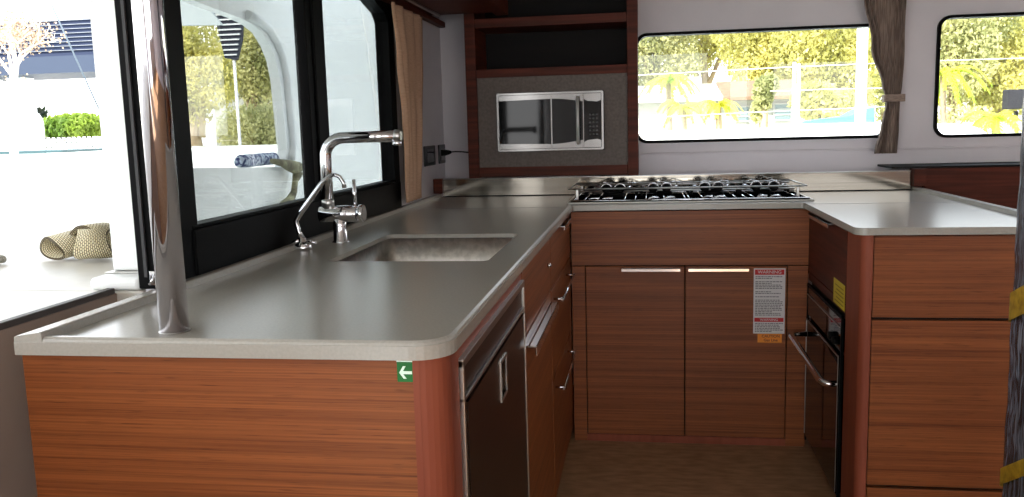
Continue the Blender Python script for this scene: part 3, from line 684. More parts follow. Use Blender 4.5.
def pil(r_in, zs, off, tilt=0.0):
    mb = MB(); L = rrect(PX - off, PX + 0.16 + off, 1.60 - off, 1.76 + off, 0.025, 5); k = len(L); vs = []
    for z in zs:
        for (x, y) in L:
            j = 0.0012 * math.sin(z * 31 + x * 90) + 0.001 * math.sin(z * 73 + y * 50) if tilt == 0 else 0
            vs.append((x + j, y + j * 0.6, z + tilt * (1.60 - y)))
    mb.add(vs, [[i * k + q, i * k + (q + 1) % k, (i + 1) * k + (q + 1) % k, (i + 1) * k + q] for i in range(len(zs) - 1) for q in range(k)], True)
    return mb
pil(0, [CEIL * i / 80 for i in range(81)], 0.0).build('plastic_wrap', wrap_mat(), wp)
M_tape = noisy(mat('yellow_tape', (160, 124, 20), 0.5), (60, 60, 60), (130, 96, 12), (176, 140, 36))
pil(0, [0.86, 0.88, 0.90, 0.915], 0.0035, 0.45).build('tape', M_tape, wp)
pil(0, [0.55, 0.57, 0.585], 0.0035, 0.6).build('tape', M_tape, wp)

# ================================================================ COCKPIT OUTSIDE THE OPEN WINDOW
dk = thing('cockpit_counter', 'white outside cockpit counter with dark edge beyond the open side window', 'counter', (-1.6, 1.0, 0))
MB().box(-2.7, -1.012, -0.6, 1.49, 0.86, 0.9, 0.004).box(-2.7, -0.946, 1.49, 2.75, 0.86, 0.9, 0.004).build('top', M_deck, dk)
MB().box(-1.014, -0.998, -0.6, 1.482, 0.896, 0.9075, 0.002).build('edge_trim', M_decktrim, dk)
MB().box(-1.03, -1.0, -0.6, 1.49, -0.05, 0.896, 0.002).build('side_panel', M_taupe, dk)
pb = thing('cockpit_post', 'white square post on a low white box base outside the open window', 'post', (-1.0, 1.57, 0.9))
MB().box(-1.055, -0.948, 1.485, 1.66, 0.9005, 0.926, 0.010, 3).build('base', M_outwhite, pb)
MB().box(-1.050, -0.965, 1.53, 1.63, 0.9265, 0.929, 0.001).build('foot_plate', M_satin, pb)
MB().box(-1.045, -0.978, 1.55, 1.60, 0.9295, CEIL - 0.001, 0.004).build('shaft', M_outwhite, pb)
lt = thing('window_latch', 'small chrome latch at the foot of the black window frame', 'latch', (-0.905, 1.47, 0.91))
MB().box(-0.915, -0.895, 1.466, 1.4735, 0.9155, 0.942, 0.001).tube([(-0.905, 1.466, 0.935), (-0.905, 1.460, 0.928), (-0.912, 1.458, 0.918)], 0.002, 8).build('bracket', M_chrome, lt)

# woven band bundle
def weave():
    m = mat('woven_beige_band', (226, 214, 176), 0.8); t = m.node_tree; b = t.nodes['Principled BSDF']
    uv = t.nodes.new('ShaderNodeTexCoord'); mp = t.nodes.new('ShaderNodeMapping'); mp.inputs['Scale'].default_value = (1, 1, 1)
    br = t.nodes.new('ShaderNodeTexBrick'); br.inputs['Scale'].default_value = 1.0
    br.inputs['Color1'].default_value = rgb(232, 222, 190); br.inputs['Color2'].default_value = rgb(220, 206, 166); br.inputs['Mortar'].default_value = rgb(80, 68, 44)
    br.inputs['Mortar Size'].default_value = 0.10; br.inputs['Brick Width'].default_value = 1.0; br.inputs['Row Height'].default_value = 0.55
    t.links.new(uv.outputs['UV'], mp.inputs[0]); t.links.new(mp.outputs[0], br.inputs['Vector']); t.links.new(br.outputs['Color'], b.inputs['Base Color'])
    return m
M_weave = weave()
def band_loop(name, parent, centre, a, b, width, rot, thick=0.003, turns=1.0, n=48):
    """a wide flat band bent into an elliptical loop, with its own dashed weave"""
    me = bpy.data.meshes.new(name); vs = []; fs = []; uvs = []
    Rm = Euler(rot).to_matrix(); N = int(n * turns)
    for i in range(N + 1):
        t = 2 * PI * i / n; g = 1 - 0.10 * i / n
        for q, (w_, o_) in enumerate(((-width / 2, 0), (width / 2, 0), (width / 2, thick), (-width / 2, thick))):
            p = Vector(((a * g + o_) * math.cos(t), w_ * (1 + 0.15 * math.sin(2 * t)), (b * g + o_) * math.sin(t))); vs.append(Rm @ p + Vector(centre))
    for i in range(N):
        for q in range(4): fs.append([i * 4 + q, i * 4 + (q + 1) % 4, (i + 1) * 4 + (q + 1) % 4, (i + 1) * 4 + q])
    fs += [[0, 1, 2, 3], [N * 4 + 3, N * 4 + 2, N * 4 + 1, N * 4]]
    me.from_pydata([tuple(v) for v in vs], [], fs); me.update()
    ul = me.uv_layers.new(name='UVMap')
    for p in me.polygons:
        p.use_smooth = True
        for li in p.loop_indices:
            vi = me.loops[li].vertex_index; i, q = divmod(vi, 4)
            ul.data[li].uv = (i * 2 * PI * (a + b) / 2 / n / 0.008, (0 if q in (0, 3) else width / 0.008))
    me.materials.append(M_weave)
    o = bpy.data.objects.new(name, me); C.objects.link(o); o.parent = parent; o.location = -parent.location
    return o
wb = thing('woven_strap_bundle', 'rolled bundle of wide beige woven straps on the outside white counter', 'strap bundle', (-1.32, 1.86, 0.9))
band_loop('strap_coil', wb, (-1.40, 1.90, 0.934), 0.056, 0.027, 0.07, (0.15, 0.1, -0.45), turns=2.3)
band_loop('strap_coil', wb, (-1.285, 1.85, 0.943), 0.036, 0.034, 0.075, (0, 0, 1.9), turns=2.2)
band_loop('strap_coil', wb, (-1.335, 1.91, 0.946), 0.050, 0.036, 0.06, (0, -0.2, -0.2), turns=2.0)
rp_ = MB()
pts = []
for i in range(60):
    t = i / 59 * 5 * PI; pts.append((-1.60 + (0.05 + 0.006 * i / 10) * math.cos(t) * 1.3, 1.80 + 0.04 * math.sin(t), 0.9125 + 0.004 * (i / 59) + 0.003 * math.sin(t * 2.3)))
rp_.tube(pts, 0.0085, 8).build('rope_coil', noisy(mat('grey_rope', (170, 164, 152), 0.9), (200, 200, 200), (130, 124, 112), (200, 195, 184)), None,
    label='small heap of grey rope on the outside white counter', cat='rope')

# white moulded side bulkhead with an arched opening, seen through the side panes
BX = -1.75
def bp_(px, py): q = at(px, py, x=BX); return (q.y, q.z)
o_ = [bp_(186, 168), bp_(230, 167.5), bp_(284, 167), bp_(287, 150), bp_(284, 120), bp_(280, 80), bp_(276, 60), bp_(270, 45), bp_(262, 32), bp_(252, 24), bp_(240, 18), bp_(200, 3), bp_(176, -8), bp_(150, -10), bp_(150, 168)]
ymin = min(p[0] for p in o_)
ring = [(ymin - 0.06, 0.0), (8.5, 0.0), (8.5, 3.6), (ymin - 0.06, 3.6)]
sb = thing('side_bulkhead', 'white moulded deck bulkhead with arched opening outside the side window', 'bulkhead', (BX, 4.0, 0))
MB().plate([ring, o_], BX - 0.05, BX, 'yzx').build('moulding', M_outwhite, sb)
# raised rim along the arch
rim = [Vector((BX + 0.008, p[0] + 0.06, p[1] + 0.02)) for p in o_[2:11]]
MB().tube([tuple(p) for p in rim], 0.022, 8).build('arch_rim', M_outwhite, sb)
cX = BX - 0.025
cq = at(238, 161, x=cX); cq2 = at(276, 161, x=cX); zc = at(255, 167.3, x=BX).z
cu = thing('striped_cushion', 'blue and white speckled roll lying on the white bulkhead sill outside', 'cushion', (cX, cq.y, zc))
M_stripe = mat('blue_speckled_cloth', (70, 95, 140), 0.8); noisy(M_stripe, (60, 60, 60), (40, 58, 110), (190, 200, 214), lo=0.45, hi=0.55)
MB().tube([(cX, cq.y, zc + 0.026), (cX, cq.y + 0.03, zc + 0.031), (cX, cq2.y - 0.03, zc + 0.031), (cX, cq2.y, zc + 0.026)], [0.02, 0.030, 0.030, 0.02], 14).build('roll', M_stripe, cu)
rX = -1.70
pts = [at(p[0], p[1], x=rX) for p in ((272, 161), (282, 163), (291, 166), (297, 168), (298, 173), (295, 182), (294, 192), (290, 200), (284, 206), (276, 212))]
MB().tube([tuple(p) for p in pts], [0.012, 0.018, 0.03, 0.034, 0.026, 0.014, 0.016, 0.022, 0.026, 0.018], 12).build('draped_cloth', noisy(mat('olive_cloth', (140, 136, 116), 0.9), (14, 14, 14), (90, 84, 70), (176, 172, 136)), None,
    label='olive cloth twisted over the white bulkhead, seen through the side window', cat='cloth')

# ================================================================ THE MARINA OUTSIDE
ZW = -1.9
gm = mat('pale_water', (150, 158, 158), 0.12); noisy(gm, (0.8, 0.8, 1), (140, 150, 150), (180, 186, 184), bump=0.3)
struct(MB().box(-90, 60, -40, 22, ZW - 0.2, ZW), 'water', gm)
M_grass = noisy(mat('pale_ground', (200, 196, 178), 0.9), (0.5, 0.5, 1), (176, 180, 140), (224, 218, 204))
struct(MB().box(-90, 60, 22, 130, ZW - 0.2, -0.4), 'ground', M_grass)

def leaves(count, blobs, size, seed):
    rr = random.Random(seed); vs = []; fs = []
    tot = sum(b[3] * b[4] * b[5] for b in blobs) ** 1.0
    for (cx, cy, cz, ax, ay, az) in blobs:
        kx = int(count * ax * ay * az / tot)
        for _ in range(kx):
            d = Vector((rr.gauss(0, 1), rr.gauss(0, 1), rr.gauss(0, 1))).normalized() * (rr.random() ** 0.33)
            c = Vector((cx + d.x * ax, cy + d.y * ay, cz + d.z * az))
            e = Euler((rr.uniform(0, 6.3), rr.uniform(0, 6.3), rr.uniform(0, 6.3))).to_matrix(); s = size * rr.uniform(0.6, 1.4)
            o = len(vs)
            for q in ((-s, -s * 0.45, 0), (0, -s * 0.6, s * 0.15), (s, 0, 0), (0, s * 0.6, s * 0.15)): vs.append(tuple(c + e @ Vector(q)))
            fs.append([o, o + 1, o + 2, o + 3])
    return vs, fs
def leaf_mat(name, c1, c2):
    m = noisy(mat(name, c1, 0.55), (0.9, 0.9, 0.9), c1, c2, lo=0.38, hi=0.62)
    b = m.node_tree.nodes['Principled BSDF']; t = m.node_tree
    tr = t.nodes.new('ShaderNodeBsdfTranslucent'); ad = t.nodes.new('ShaderNodeMixShader'); ad.inputs[0].default_value = 0.5
    src = b.inputs['Base Color'].links[0].from_socket; t.links.new(src, tr.inputs[0])
    out = t.nodes['Material Output']; t.links.new(b.outputs[0], ad.inputs[1]); t.links.new(tr.outputs[0], ad.inputs[2]); t.links.new(ad.outputs[0], out.inputs[0])
    return m
ML = [leaf_mat('yellow_green_leaves', (222, 214, 138), (168, 166, 92)), leaf_mat('olive_leaves', (204, 200, 146), (146, 150, 100)), leaf_mat('bright_leaves', (150, 178, 50), (100, 140, 40))]
M_bark = noisy(mat('pale_bark', (150, 130, 106), 0.9), (3, 3, 1), (118, 100, 80), (176, 158, 132))
def tree(name, label, base, blobs, count, size, m, seed, trunk=True, group=None, h=None):
    rr = random.Random(seed)
    root = thing(name, label, 'tree', base, group); B = Vector(base)
    vs, fs = leaves(count, blobs, size, seed); MB().add(vs, fs).build('foliage', m, root)
    if trunk:
        mb = MB(); r0 = 0.045 * (blobs[0][2] - base[2]) + 0.08
        top = Vector(blobs[0][:3])
        mid = B.lerp(top, 0.5) + Vector((rr.uniform(-.3, .3), 0, 0))
        mb.tube([tuple(B), tuple(mid), tuple(top)], [r0, r0 * 0.75, r0 * 0.35], 8)
        for b in blobs[1:]:
            s = B.lerp(top, rr.uniform(0.45, 0.8)); e = Vector(b[:3])
            mb.tube([tuple(s), tuple(s.lerp(e, 0.5) + Vector((0, 0, 0.3))), tuple(e)], [r0 * 0.45, r0 * 0.3, r0 * 0.12], 6)
        mb.build('trunk', M_bark, root)
    return root
def E(px, py, y): return at(px, py, y=y)
def blob(px, py, y, rx, rz): q = E(px, py, y); return (q.x, q.y, q.z, rx, rx * 0.8, rz)
G = -0.4
TG = 'trees beyond the seawall'
def ftree(px, y, bl, count, size, mi, seed, lab):
    q = E(px, 125, y); tree('broadleaf_tree', lab, (q.x, y, G), [blob(*b) for b in bl], count, size, ML[mi], seed, group=TG)
ftree(650, 46, [(650, 55, 46, 2.6, 2.2), (635, 20, 45, 2.6, 2), (668, 70, 46, 1.8, 1.6), (625, 80, 46, 2, 2), (660, 20, 46, 2.4, 1.6)], 13520, 0.099, 1, 1, 'grey-green tree at the far left of the larger front window')
ftree(705, 48, [(700, 40, 48, 2.2, 1.6), (715, 22, 48, 2.6, 1.6), (690, 55, 48, 1.6, 1.2), (735, 35, 47, 1.6, 1.4), (742, 8, 48, 3, 1.5)], 10920, 0.099, 0, 2, 'tree with a pale forked trunk above the white chimney')
ftree(758, 44, [(760, 50, 44, 2.0, 1.8), (770, 72, 44, 2.0, 1.5), (748, 30, 44, 1.8, 1.4), (778, 28, 44, 2.2, 1.6), (775, 92, 43, 1.4, 1.0), (762, 100, 43, .9, .9)], 14560, 0.093, 0, 3, 'bushy yellow-green tree in the middle of the larger front window')
ftree(825, 42, [(822, 50, 42, 2.4, 2.0), (835, 75, 42, 2.2, 1.6), (815, 28, 42, 2.0, 1.4), (838, 40, 42, 1.6, 1.8), (812, 95, 42, 1.4, 1.2), (840, 100, 42, 1.6, .9)], 17160, 0.093, 0, 4, 'dense yellow tree left of the tall white mast in the front window')
ftree(885, 50, [(885, 60, 50, 1.6, 2.6), (878, 95, 50, 1.4, 1.6), (895, 25, 50, 2, 2)], 8320, 0.099, 1, 5, 'slim olive tree half behind the striped curtain')
ftree(950, 40, [(950, 50, 40, 2.0, 2.4), (945, 25, 40, 1.8, 1.4), (972, 22, 41, 2.0, 1.3), (962, 118, 39, 1.2, .6)], 11960, 0.087, 1, 6, 'grey-green tree at the left of the smaller front window')
ftree(1000, 42, [(1000, 35, 42, 2.4, 1.8), (985, 70, 42, 2.2, 1.6), (1018, 60, 42, 2.0, 2), (990, 95, 42, 2.0, 1.2), (1010, 90, 42, 2.0, 1.2), (975, 50, 42, 1.4, 1.4)], 18200, 0.087, 0, 7, 'dense yellow-green tree filling the middle of the smaller front window')

def palm(label, base, h, n, length, m, seed, width=0.10, group=None, rise=1.0):
    rr = random.Random(seed); root = thing('palm_tree', label, 'palm', base, group); B = Vector(base); T = B + Vector((0, 0, h))
    MB().tube([tuple(B), tuple(B.lerp(T, .5) + Vector((.06, 0, 0))), tuple(T)], [0.12, 0.09, 0.08], 8).build('trunk', M_bark, root)
    mb = MB()
    for i in range(n):
        a = 2 * PI * i / n + rr.uniform(-.3, .3); up = rr.uniform(0.2, 1.1) * rise; L = length * rr.uniform(0.8, 1.1)
        prev = None; segs = 10
        for k in range(segs + 1):
            t = k / segs; r_ = L * t * (1 - 0.15 * t); z = L * (up * t - (0.75 + 0.4 * up) * t * t)
            c = T + Vector((math.cos(a) * r_, math.sin(a) * r_, z))
            if prev is not None:
                d = (c - prev).normalized(); s = d.cross(Vector((0, 0, 1))).normalized(); w = width * L * (1 - 0.6 * t) * 2.2
                for q in (-1, 1):
                    tip = c + s * q * w + Vector((0, 0, -0.35 * w)) + d * w * 0.5; mb.add([prev, c, tip], [[0, 1, 2]])
                    tip = prev.lerp(c, .5) + s * q * w + Vector((0, 0, -0.5 * w)) + d * w * 0.3; mb.add([prev, prev.lerp(c, .5), tip], [[0, 1, 2]])
                mb.tube([tuple(prev), tuple(c)], 0.012 * L, 4, cap=False)
            prev = c
    mb.build('fronds', m, root); return root
M_palm = leaf_mat('palm_fronds', (220, 216, 70), (150, 180, 60))
def P_(px, py, y, lab, n, L, seed, g=None, **k):
    q = E(px, py, y); palm(lab, (q.x, y, G), q.z - G, n, L, M_palm, seed, group=g, **k)
ftree(768, 30, [(763, 95, 30, .35, .6), (757, 112, 30, .22, .4), (768, 85, 30, .35, .4)], 1400, 0.09, 1, 41, 'small olive tree standing between the two house windows')
ftree(822, 29, [(815, 100, 29, .8, .6), (838, 104, 29, .7, .5), (828, 112, 29, .8, .3)], 2600, 0.09, 0, 42, 'yellow bush right of the twin fence poles')
P_(668, 82, 28, 'yellow palm left of the white chimney', 16, 1.1, 11)
P_(683, 108, 25, 'low green palm in front of the house, below the yellow palm', 15, 0.85, 12)
P_(718, 106, 24, 'low green palm beside the house window', 15, 0.8, 13)
P_(943, 75, 27, 'drooping pale palm at the left of the smaller front window', 22, 1.5, 14, width=0.05)
P_(995, 118, 20, 'bright green broad-leaved palm right of centre in the smaller window', 11, 0.75, 15, width=0.18)

# house
hs = thing('house', 'low white house with tan roof behind the palms in the front window', 'house', (E(720, 125, 34).x, 34, G))
hx0, hx1 = E(632, 125, 34).x, E(796, 125, 34).x
z_e = E(720, 101, 34).z; z_r = E(720, 88, 38).z
M_hw = mat('house_white_render', (150, 150, 144), 0.8); M_tan = noisy(mat('tan_roof_tiles', (112, 88, 66), 0.85), (4, 12, 4), (98, 76, 56), (126, 100, 78)); M_pane = mat('dark_house_glass', (90, 108, 112), 0.15)
MB().box(hx0, hx1, 34, 40, G, z_e).build('walls', M_hw, hs)
xg0, xg1 = E(722, 125, 34).x, E(768, 125, 34).x
MB().add([(hx0 - .3, 33.6, z_e), (xg0, 33.6, z_e), (xg0, 37, z_r), (hx0 - .3, 37, z_r), (hx0 - .3, 33.6, z_e + .15), (xg0, 33.6, z_e + .15), (xg0, 37, z_r + .15), (hx0 - .3, 37, z_r + .15), (hx0 - .3, 40.4, z_e), (xg0, 40.4, z_e)], [[0, 1, 2, 3], [4, 5, 6, 7], [0, 1, 5, 4], [1, 2, 6, 5], [0, 3, 7, 4], [7, 6, 9, 8]]).build('roof', M_hw, hs)
MB().add([(xg0, 33.5, z_e), (hx1 + .3, 33.5, z_e), (hx1 + .3, 37, z_r + .1), (xg0, 37, z_r + .1), (xg0, 33.5, z_e + .12), (hx1 + .3, 33.5, z_e + .12), (hx1 + .3, 37, z_r + .22), (xg0, 37, z_r + .22), (hx1 + .3, 40.4, z_e), (xg0, 40.4, z_e)], [[0, 1, 2, 3], [4, 5, 6, 7], [0, 1, 5, 4], [1, 2, 6, 5], [0, 3, 7, 4], [7, 6, 8, 9]]).build('roof', M_tan, hs)
c0, c1 = E(688, 77, 35), E(700, 100, 35); MB().box(c0.x, c1.x, 35, 35.5, c1.z - .3, c0.z).build('chimney', M_hw, hs)
for a_, b_ in (((736, 107), (748, 121)), ((775, 104), (790, 120))):
    p, q = E(*a_, 34), E(*b_, 34)
    w_ = MB().box(p.x, q.x, 33.93, 34.02, q.z, p.z).build('window', M_pane, hs)
    mm = MB()
    for k in range(4): zz = q.z + (p.z - q.z) * k / 3; mm.box(p.x - .04, q.x + .04, 33.90, 33.93, zz - .02, zz + .02)
    mm.build('window_bars', M_hw, w_)
# seawall and white boats along it
MB().box(E(560, 130, 21).x, E(1100, 130, 21).x, 21, 21.4, ZW, E(760, 124, 21).z - .1).build('seawall', noisy(mat('white_concrete', (226, 224, 220), 0.8), (1, 1, 1), (214, 212, 206), (232, 230, 226)), None, label='long white seawall below the trees across the front windows', cat='wall')

def hull(name, label, cx, cy, L, Wd, z0, z1, m, cab=True, hz=None):
    root = thing(name, label, 'boat', (cx, cy, ZW)); n = 14; vs = []; fs = []
    for i in range(n + 1):
        t = i / n; x = cx - L / 2 + L * t; w = Wd / 2 * (1 - max(0, (t - 0.55) / 0.45) ** 2 * 0.97); zz = z1 + 0.25 * t * t * (z1 - z0) * 0.6
        vs += [(x, cy - w, zz), (x, cy - w * 0.75, z0), (x, cy + w * 0.75, z0), (x, cy + w, zz)]
    for i in range(n):
        for q in range(4): fs.append([i * 4 + q, i * 4 + (q + 1) % 4, (i + 1) * 4 + (q + 1) % 4, (i + 1) * 4 + q])
    fs += [[0, 1, 2, 3], [n * 4 + q for q in range(4)]]
    MB().add(vs, fs).build('hull', m, root)
    if cab:
        hz = hz or (z1 - z0) * 0.55
        MB().plate([[(cx - L * .25, z1), (cx + L * .25, z1), (cx + L * .12, z1 + hz), (cx - L * .2, z1 + hz)]], cy - Wd * .3, cy + Wd * .3, 'xzy').build('cabin', m, root)
        MB().plate([[(cx - L * .02, z1 + hz * .3), (cx + L * .17, z1 + hz * .3), (cx + L * .10, z1 + hz * .8), (cx - L * .02, z1 + hz * .8)]], cy - Wd * .3 - .02, cy + Wd * .3 + .02, 'xzy').build('cabin_window', M_pane, root)
    return root
q = E(950, 138, 17); qt = E(950, 124, 17)
dm = MB(); dm.lathe([(0.62 * math.cos(t * PI / 2 / 8) + 0.002, (qt.z - q.z) * math.sin(t * PI / 2 / 8)) for t in range(9)], Matrix.Translation((q.x, 17, q.z)) @ Matrix.Diagonal((0.95, 1.2, 1, 1)), 28)
db = thing('covered_boat', 'white rounded boat at the lower left of the smaller front window', 'boat', (q.x, 17, ZW))
dm.build('cover', M_outwhite, db)
MB().lathe([(0.45, ZW), (0.60, q.z - 0.001)], Matrix.Translation((q.x, 17, 0)) @ Matrix.Diagonal((0.95, 1.2, 1, 1)), 28).build('hull', M_outwhite, db)
q = E(835, 122, 19); M_teal = mat('teal_canvas', (60, 150, 130), 0.7)
tb = thing('canopy_boat', 'white boat with teal canvas cover beside the tall white mast', 'boat', (q.x, 19, ZW))
z1 = E(840, 122, 19).z; xa, xb = E(795, 122, 19).x, E(885, 122, 19).x
MB().box(xa, xb, 18.4, 19.6, ZW, z1 - .02, .05).build('hull', M_outwhite, tb)
xc, xd = E(806, 120, 19).x, E(868, 120, 19).x
MB().plate([[(xc, z1 - .02), (xd, z1 - .02), (xd, E(868, 108, 19).z), (E(858, 108, 19).x, E(858, 109, 19).z), (E(845, 116, 19).x, E(845, 116, 19).z), (xc, z1 + .04)]], 18.5, 19.5, 'xzy').build('canvas_cover', M_teal, tb)

# poles, masts and wires
def pole(name, label, px, pt, y, w, m=M_outwhite, cat='pole', g=None, zb=ZW):
    q = E(px, pt, y); MB().tube([(q.x, y, zb), (q.x, y, q.z)], w, 10).build(name, m, None, label=label, cat=cat)
pole('boat_mast', 'tall thick white mast near the striped curtain in the front window', 863, 22, 16, 0.09, cat='mast')
M_galv = mat('galvanised_pole', (190, 190, 190), 0.5, 0.3)
pole('fence_pole', 'grey pole in the middle of the larger front window, left of its twin', 794.5, 62, 18, 0.035, M_galv)
pole('fence_pole', 'white pole just right of the grey pole in the larger front window', 799, 64, 18, 0.03)
def wire(label, pts, y, r=0.007):
    MB().tube([tuple(E(a, b, y)) for a, b in pts], r, 6).build('overhead_wire', M_outwhite, None, label=label, cat='wire', group='overhead wires')
wire('long white wire across the upper part of both front windows', [(600, 80), (640, 75), (790, 67), (930, 61), (1060, 57)], 18.0)
wire('short white wire across the middle of the larger front window', [(770, 91), (794.5, 90.5), (830, 89), (885, 88)], 18.0, 0.006)
wire('low white guard wire in front of the palms', [(600, 124), (660, 117), (760, 112), (900, 106)], 18.0, 0.006)
q = E(1020, 99, 24); MB().box(q.x - .28, q.x + .28, 24, 24.4, q.z - .25, q.z + .25, .03).tube([(q.x, 24.2, G), (q.x, 24.2, q.z - .3)], .06, 8).build('meter_box', mat('dark_meter_box', (20, 20, 28), 0.8), None, label='dark box on a post at the right of the smaller front window', cat='box')

# ---- port side
def L(px, py, y): return at(px, py, y=y)
YB_ = 13.0
bl = thing('louvred_building', 'blue roof structure with white horizontal louvres, seen past the open window', 'building', (L(50, 60, YB_).x, YB_, ZW))
x0, x1 = L(-60, 40, YB_).x, L(96, 40, YB_).x
zt, zb_ = L(60, 19, YB_).z, L(60, 56, YB_).z
M_blue = mat('blue_roof_panels', (8, 26, 56), 0.7); M_bgrey = mat('blue_grey_fascia', (30, 42, 62), 0.6)
MB().box(x0, x1, YB_ + .1, YB_ + 1.5, zb_, zt, 0).build('panels', M_blue, bl)
m = MB(); nz = 8
for i in range(nz): zz = zb_ + (zt - zb_) * (i + 1.4) / (nz + .6); m.box(x0, x1 + .03, YB_ + .07, YB_ + .098, zz - .0035, zz + .0035)
m.build('louvres', mat('grey_louvre', (120, 124, 130), 0.6), bl)
MB().box(x0, x1 + .05, YB_ - .02, YB_ + 1.4, L(60, 73, YB_).z, zb_, 0).build('fascia', M_bgrey, bl)
# it stands on white columns
m = MB()
for xx in (x0 + .2, x1 - 2.0): m.box(xx - .15, xx + .15, YB_ + .6, YB_ + .9, ZW, L(60, 73, YB_).z)
m.build('columns', M_outwhite, bl)
MB().tube([tuple(L(44, -20, 6)), tuple(L(53, 8, 6)), tuple(L(103, 118, 6))], 0.006, 6).build('rigging_wire', mat('wire_steel', (90, 100, 110), 0.5, 0.3), None, label='thin diagonal rigging wire beyond the open window', cat='wire')
# twiggy blossom tree
def twigs(base, spread, up, n, seed):
    rr = random.Random(seed); mb = MB(); tips = []
    def grow(p, d, l, r, lev):
        e = p + d * l; mb.tube([tuple(p), tuple(p.lerp(e, .5) + Vector((rr.uniform(-.05, .05), 0, .03)) * l), tuple(e)], [r, r * .8, r * .6], 5, cap=False)
        if lev == 0: tips.append(e); return
        for _ in range(3):
            dd = (d + Vector((rr.uniform(-.8, .8), rr.uniform(-.8, .8), rr.uniform(-.4, .6)))).normalized(); grow(e, dd, l * rr.uniform(.55, .8), r * .55, lev - 1)
        tips.append(e)
    for q in range(n): grow(Vector(base), Vector((rr.uniform(-.3, .35), rr.uniform(-.2, .2), 1)).normalized(), up, .04, 4)
    return mb, tips
q = L(14, 150, 9.0)
bt = thing('blossom_tree', 'thin bare tree with pale blossom at the far left edge', 'tree', (q.x, 9.0, ZW))
mb, tips = twigs((q.x, 9.0, L(14, 112, 9).z), 1, 0.42, 2, 5)
mb.tube([(q.x, 9, ZW), (q.x, 9, L(14, 112, 9).z + .02)], .045, 8)
mb.build('branches', mat('pale_branch', (214, 200, 190), 0.9), bt)
vs = []; fs = []; rr = random.Random(9)
for t_ in tips:
    for _ in range(7):
        c = t_ + Vector((rr.gauss(0, .06), rr.gauss(0, .06), rr.gauss(0, .05))); s = .014; o = len(vs)
        e = Euler((rr.uniform(0, 6), rr.uniform(0, 6), 0)).to_matrix()
        for w_ in ((-s, 0, 0), (0, -s, 0), (s, 0, 0), (0, s, 0)): vs.append(tuple(c + e @ Vector(w_)))
        fs.append([o, o + 1, o + 2, o + 3])
MB().add(vs, fs).build('blossom', mat('pale_blossom', (176, 150, 124), 0.8), bt)
# hedge, railing, dock and boat
def hedge(label, a, b, y, cnt, seed, m):
    p, q = L(*a, y), L(*b, y); n = 5; bb = [(p.x + (q.x - p.x) * (i + .5) / n, y, (p.z + q.z) / 2, abs(q.x - p.x) / n * .8, .8, abs(p.z - q.z) / 2) for i in range(n)]
    root = thing('hedge', label, 'hedge', ((p.x + q.x) / 2, y, ZW)); MB().box(p.x, q.x, y - .4, y + .4, ZW + .2, q.z + .1, .02).build('planter', M_deck, root); vs, fs = leaves(cnt, bb, .10, seed); MB().add(vs, fs).build('foliage', m, root)
ML2 = leaf_mat('vivid_hedge_leaves', (140, 160, 60), (80, 110, 34)); ML3 = leaf_mat('dark_leaves', (40, 60, 30), (20, 30, 18))
hedge('bright green hedge behind the white railing, its taller right part', (58, 115), (97, 140), 22, 3600, 21, ML2)
hedge('lower yellow-green hedge left of the taller green one', (28, 121), (60, 138), 22.5, 2400, 22, ML2)
hedge('dark leafy bush behind the moored white boat', (4, 106), (36, 121), 26, 900, 23, ML3)
rl = MB(); yR = 19.5; zdk = L(60, 152, 17).z
zt_, zb2 = L(70, 138, yR).z, L(70, 147, yR).z; xa, xb = L(36, 140, yR).x, L(97, 140, yR).x
for zz in (zt_, (zt_ + zb2) / 2, zb2): rl.box(xa, xb, yR, yR + .05, zz - .02, zz + .02)
for i in range(13): xx = xa + (xb - xa) * i / 12; rl.box(xx - .03, xx + .03, yR, yR + .06, zdk + .001, zt_ + .02)
rl.build('dock_railing', M_outwhite, None, label='white dock railing below the bright green hedge', cat='railing')
MB().box(-60, L(130, 150, 17).x, 15.2, 21.4, ZW - .1, zdk).build('dock', M_deck, None, label='white concrete dock across the water beyond the open window', cat='dock')
mb_ = hull('motor_boat', 'white moored cabin boat at the far left behind the blossom tree', L(-10, 140, 10.5).x, 10.5, 1.5, 1.4, ZW, L(10, 148, 10.5).z, M_outwhite, hz=.33)
MB().box(L(-60, 150, 9.75).x, L(62, 150, 9.75).x, 9.75, 11.2, L(30, 153.5, 9.75).z, L(30, 151, 9.75).z).build('waterline_strip', mat('dark_waterline', (40, 66, 70), 0.4), mb_)

# ---- trees and a house seen through the rear side pane
PG = 'trees seen through the side window'
def ptree(px, y, bl, count, size, mi, seed, lab):
    q = E(px, 125, y); tree('broadleaf_tree', lab, (q.x, y, ZW), [blob(*b) for b in bl], count, size, ML[mi], seed, group=PG)
ptree(200, 30, [(195, 50, 30, 1.2, 1.3), (205, 80, 30, 1.3, 1.2), (190, 105, 30, .9, 1.0), (175, 60, 30, 1.2, 1.4)], 9360, 0.070, 0, 31, 'yellow-green tree at the left of the side window pane')
ptree(255, 34, [(255, 60, 34, 1.5, 1.6), (270, 90, 34, 1.2, 1.4), (235, 75, 34, 1.1, 1.1), (250, 38, 34, 1.4, 1.0)], 10920, 0.075, 1, 32, 'olive tree at the right of the side window pane, above the bush')
ptree(258, 20, [(258, 135, 20, 1.0, .7), (245, 128, 20, .7, .6), (275, 130, 20, .6, .8)], 6760, 0.041, 1, 33, 'low grey-green bush in front of the olive tree in the side pane')
q0, q1 = E(205, 152, 18), E(290, 168, 18)
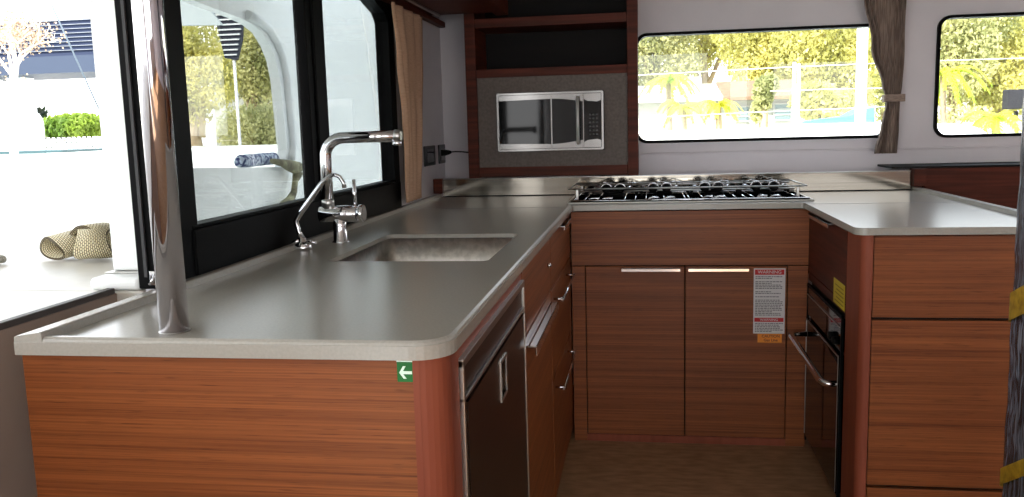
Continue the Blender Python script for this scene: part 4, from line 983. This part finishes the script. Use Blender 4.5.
hh_ = thing('white_shed', 'white flat-roofed building low behind the bush in the side pane', 'building', (q0.x, 30, ZW))
a_, b_ = E(212, 82, 38), E(292, 100, 38)
MB().box(a_.x, b_.x + 1, 38, 41, ZW, a_.z).build('walls', M_hw, hh_)
MB().box(a_.x - .2, b_.x + 1.2, 37.8, 41.2, a_.z, a_.z + .15).build('roof', M_hw, hh_)
MB().box(E(183, 150, 13).x, E(300, 150, 13).x, 12.5, 14.5, ZW, E(230, 147, 13).z).build('pontoon', M_outwhite, None, label='white pontoon seen through the side window above the bulkhead sill', cat='pontoon')

cn = thing('grey_canopy', 'pale grey canvas canopy at the upper left of the side window pane', 'canopy', (E(195, 12, 8).x, 8, ZW))
cpts = [E(150, 26, 8), E(222, 25, 8), E(206, 6, 8), E(186, -8, 8), E(150, -8, 8)]
MB().plate([[(p.x, p.z) for p in cpts]], 8.0, 8.04, 'xzy').build('canvas', mat('pale_grey_canvas', (150, 156, 158), 0.8), cn)
ce = E(160, 20, 8); MB().tube([(ce.x, 8.02, ZW), (ce.x, 8.02, ce.z)], .03, 8).build('pole', M_galv, cn)
sr = thing('slatted_roof', 'dark roof edge with pale slats behind the tree in the side window pane', 'roof', (E(228, 40, 15).x, 15, ZW))
p0, p1 = E(212, 10, 15), E(244, 44, 15)
MB().plate([[(p0.x, p0.z), (p1.x, E(244, 16, 15).z), (E(240, 30, 15).x, E(240, 40, 15).z), (E(236, 60, 15).x, E(236, 60, 15).z), (E(224, 58, 15).x, E(224, 58, 15).z)]], 15.03, 15.1, 'xzy').build('panel', mat('dark_blue_panel', (22, 30, 44), 0.6), sr)
for k in range(9):
    a_, b_ = E(213 + k * 1.4, 15 + k * 5, 15), E(243 - k * .8, 18 + k * 5, 15)
    MB().box(a_.x, b_.x, 15.0, 15.03, a_.z - .012, a_.z + .012).build('slat', M_galv, sr)
pz = E(232, 56, 15); MB().tube([(pz.x, 15.07, ZW), (pz.x, 15.07, pz.z)], .03, 8).build('post', M_galv, sr)
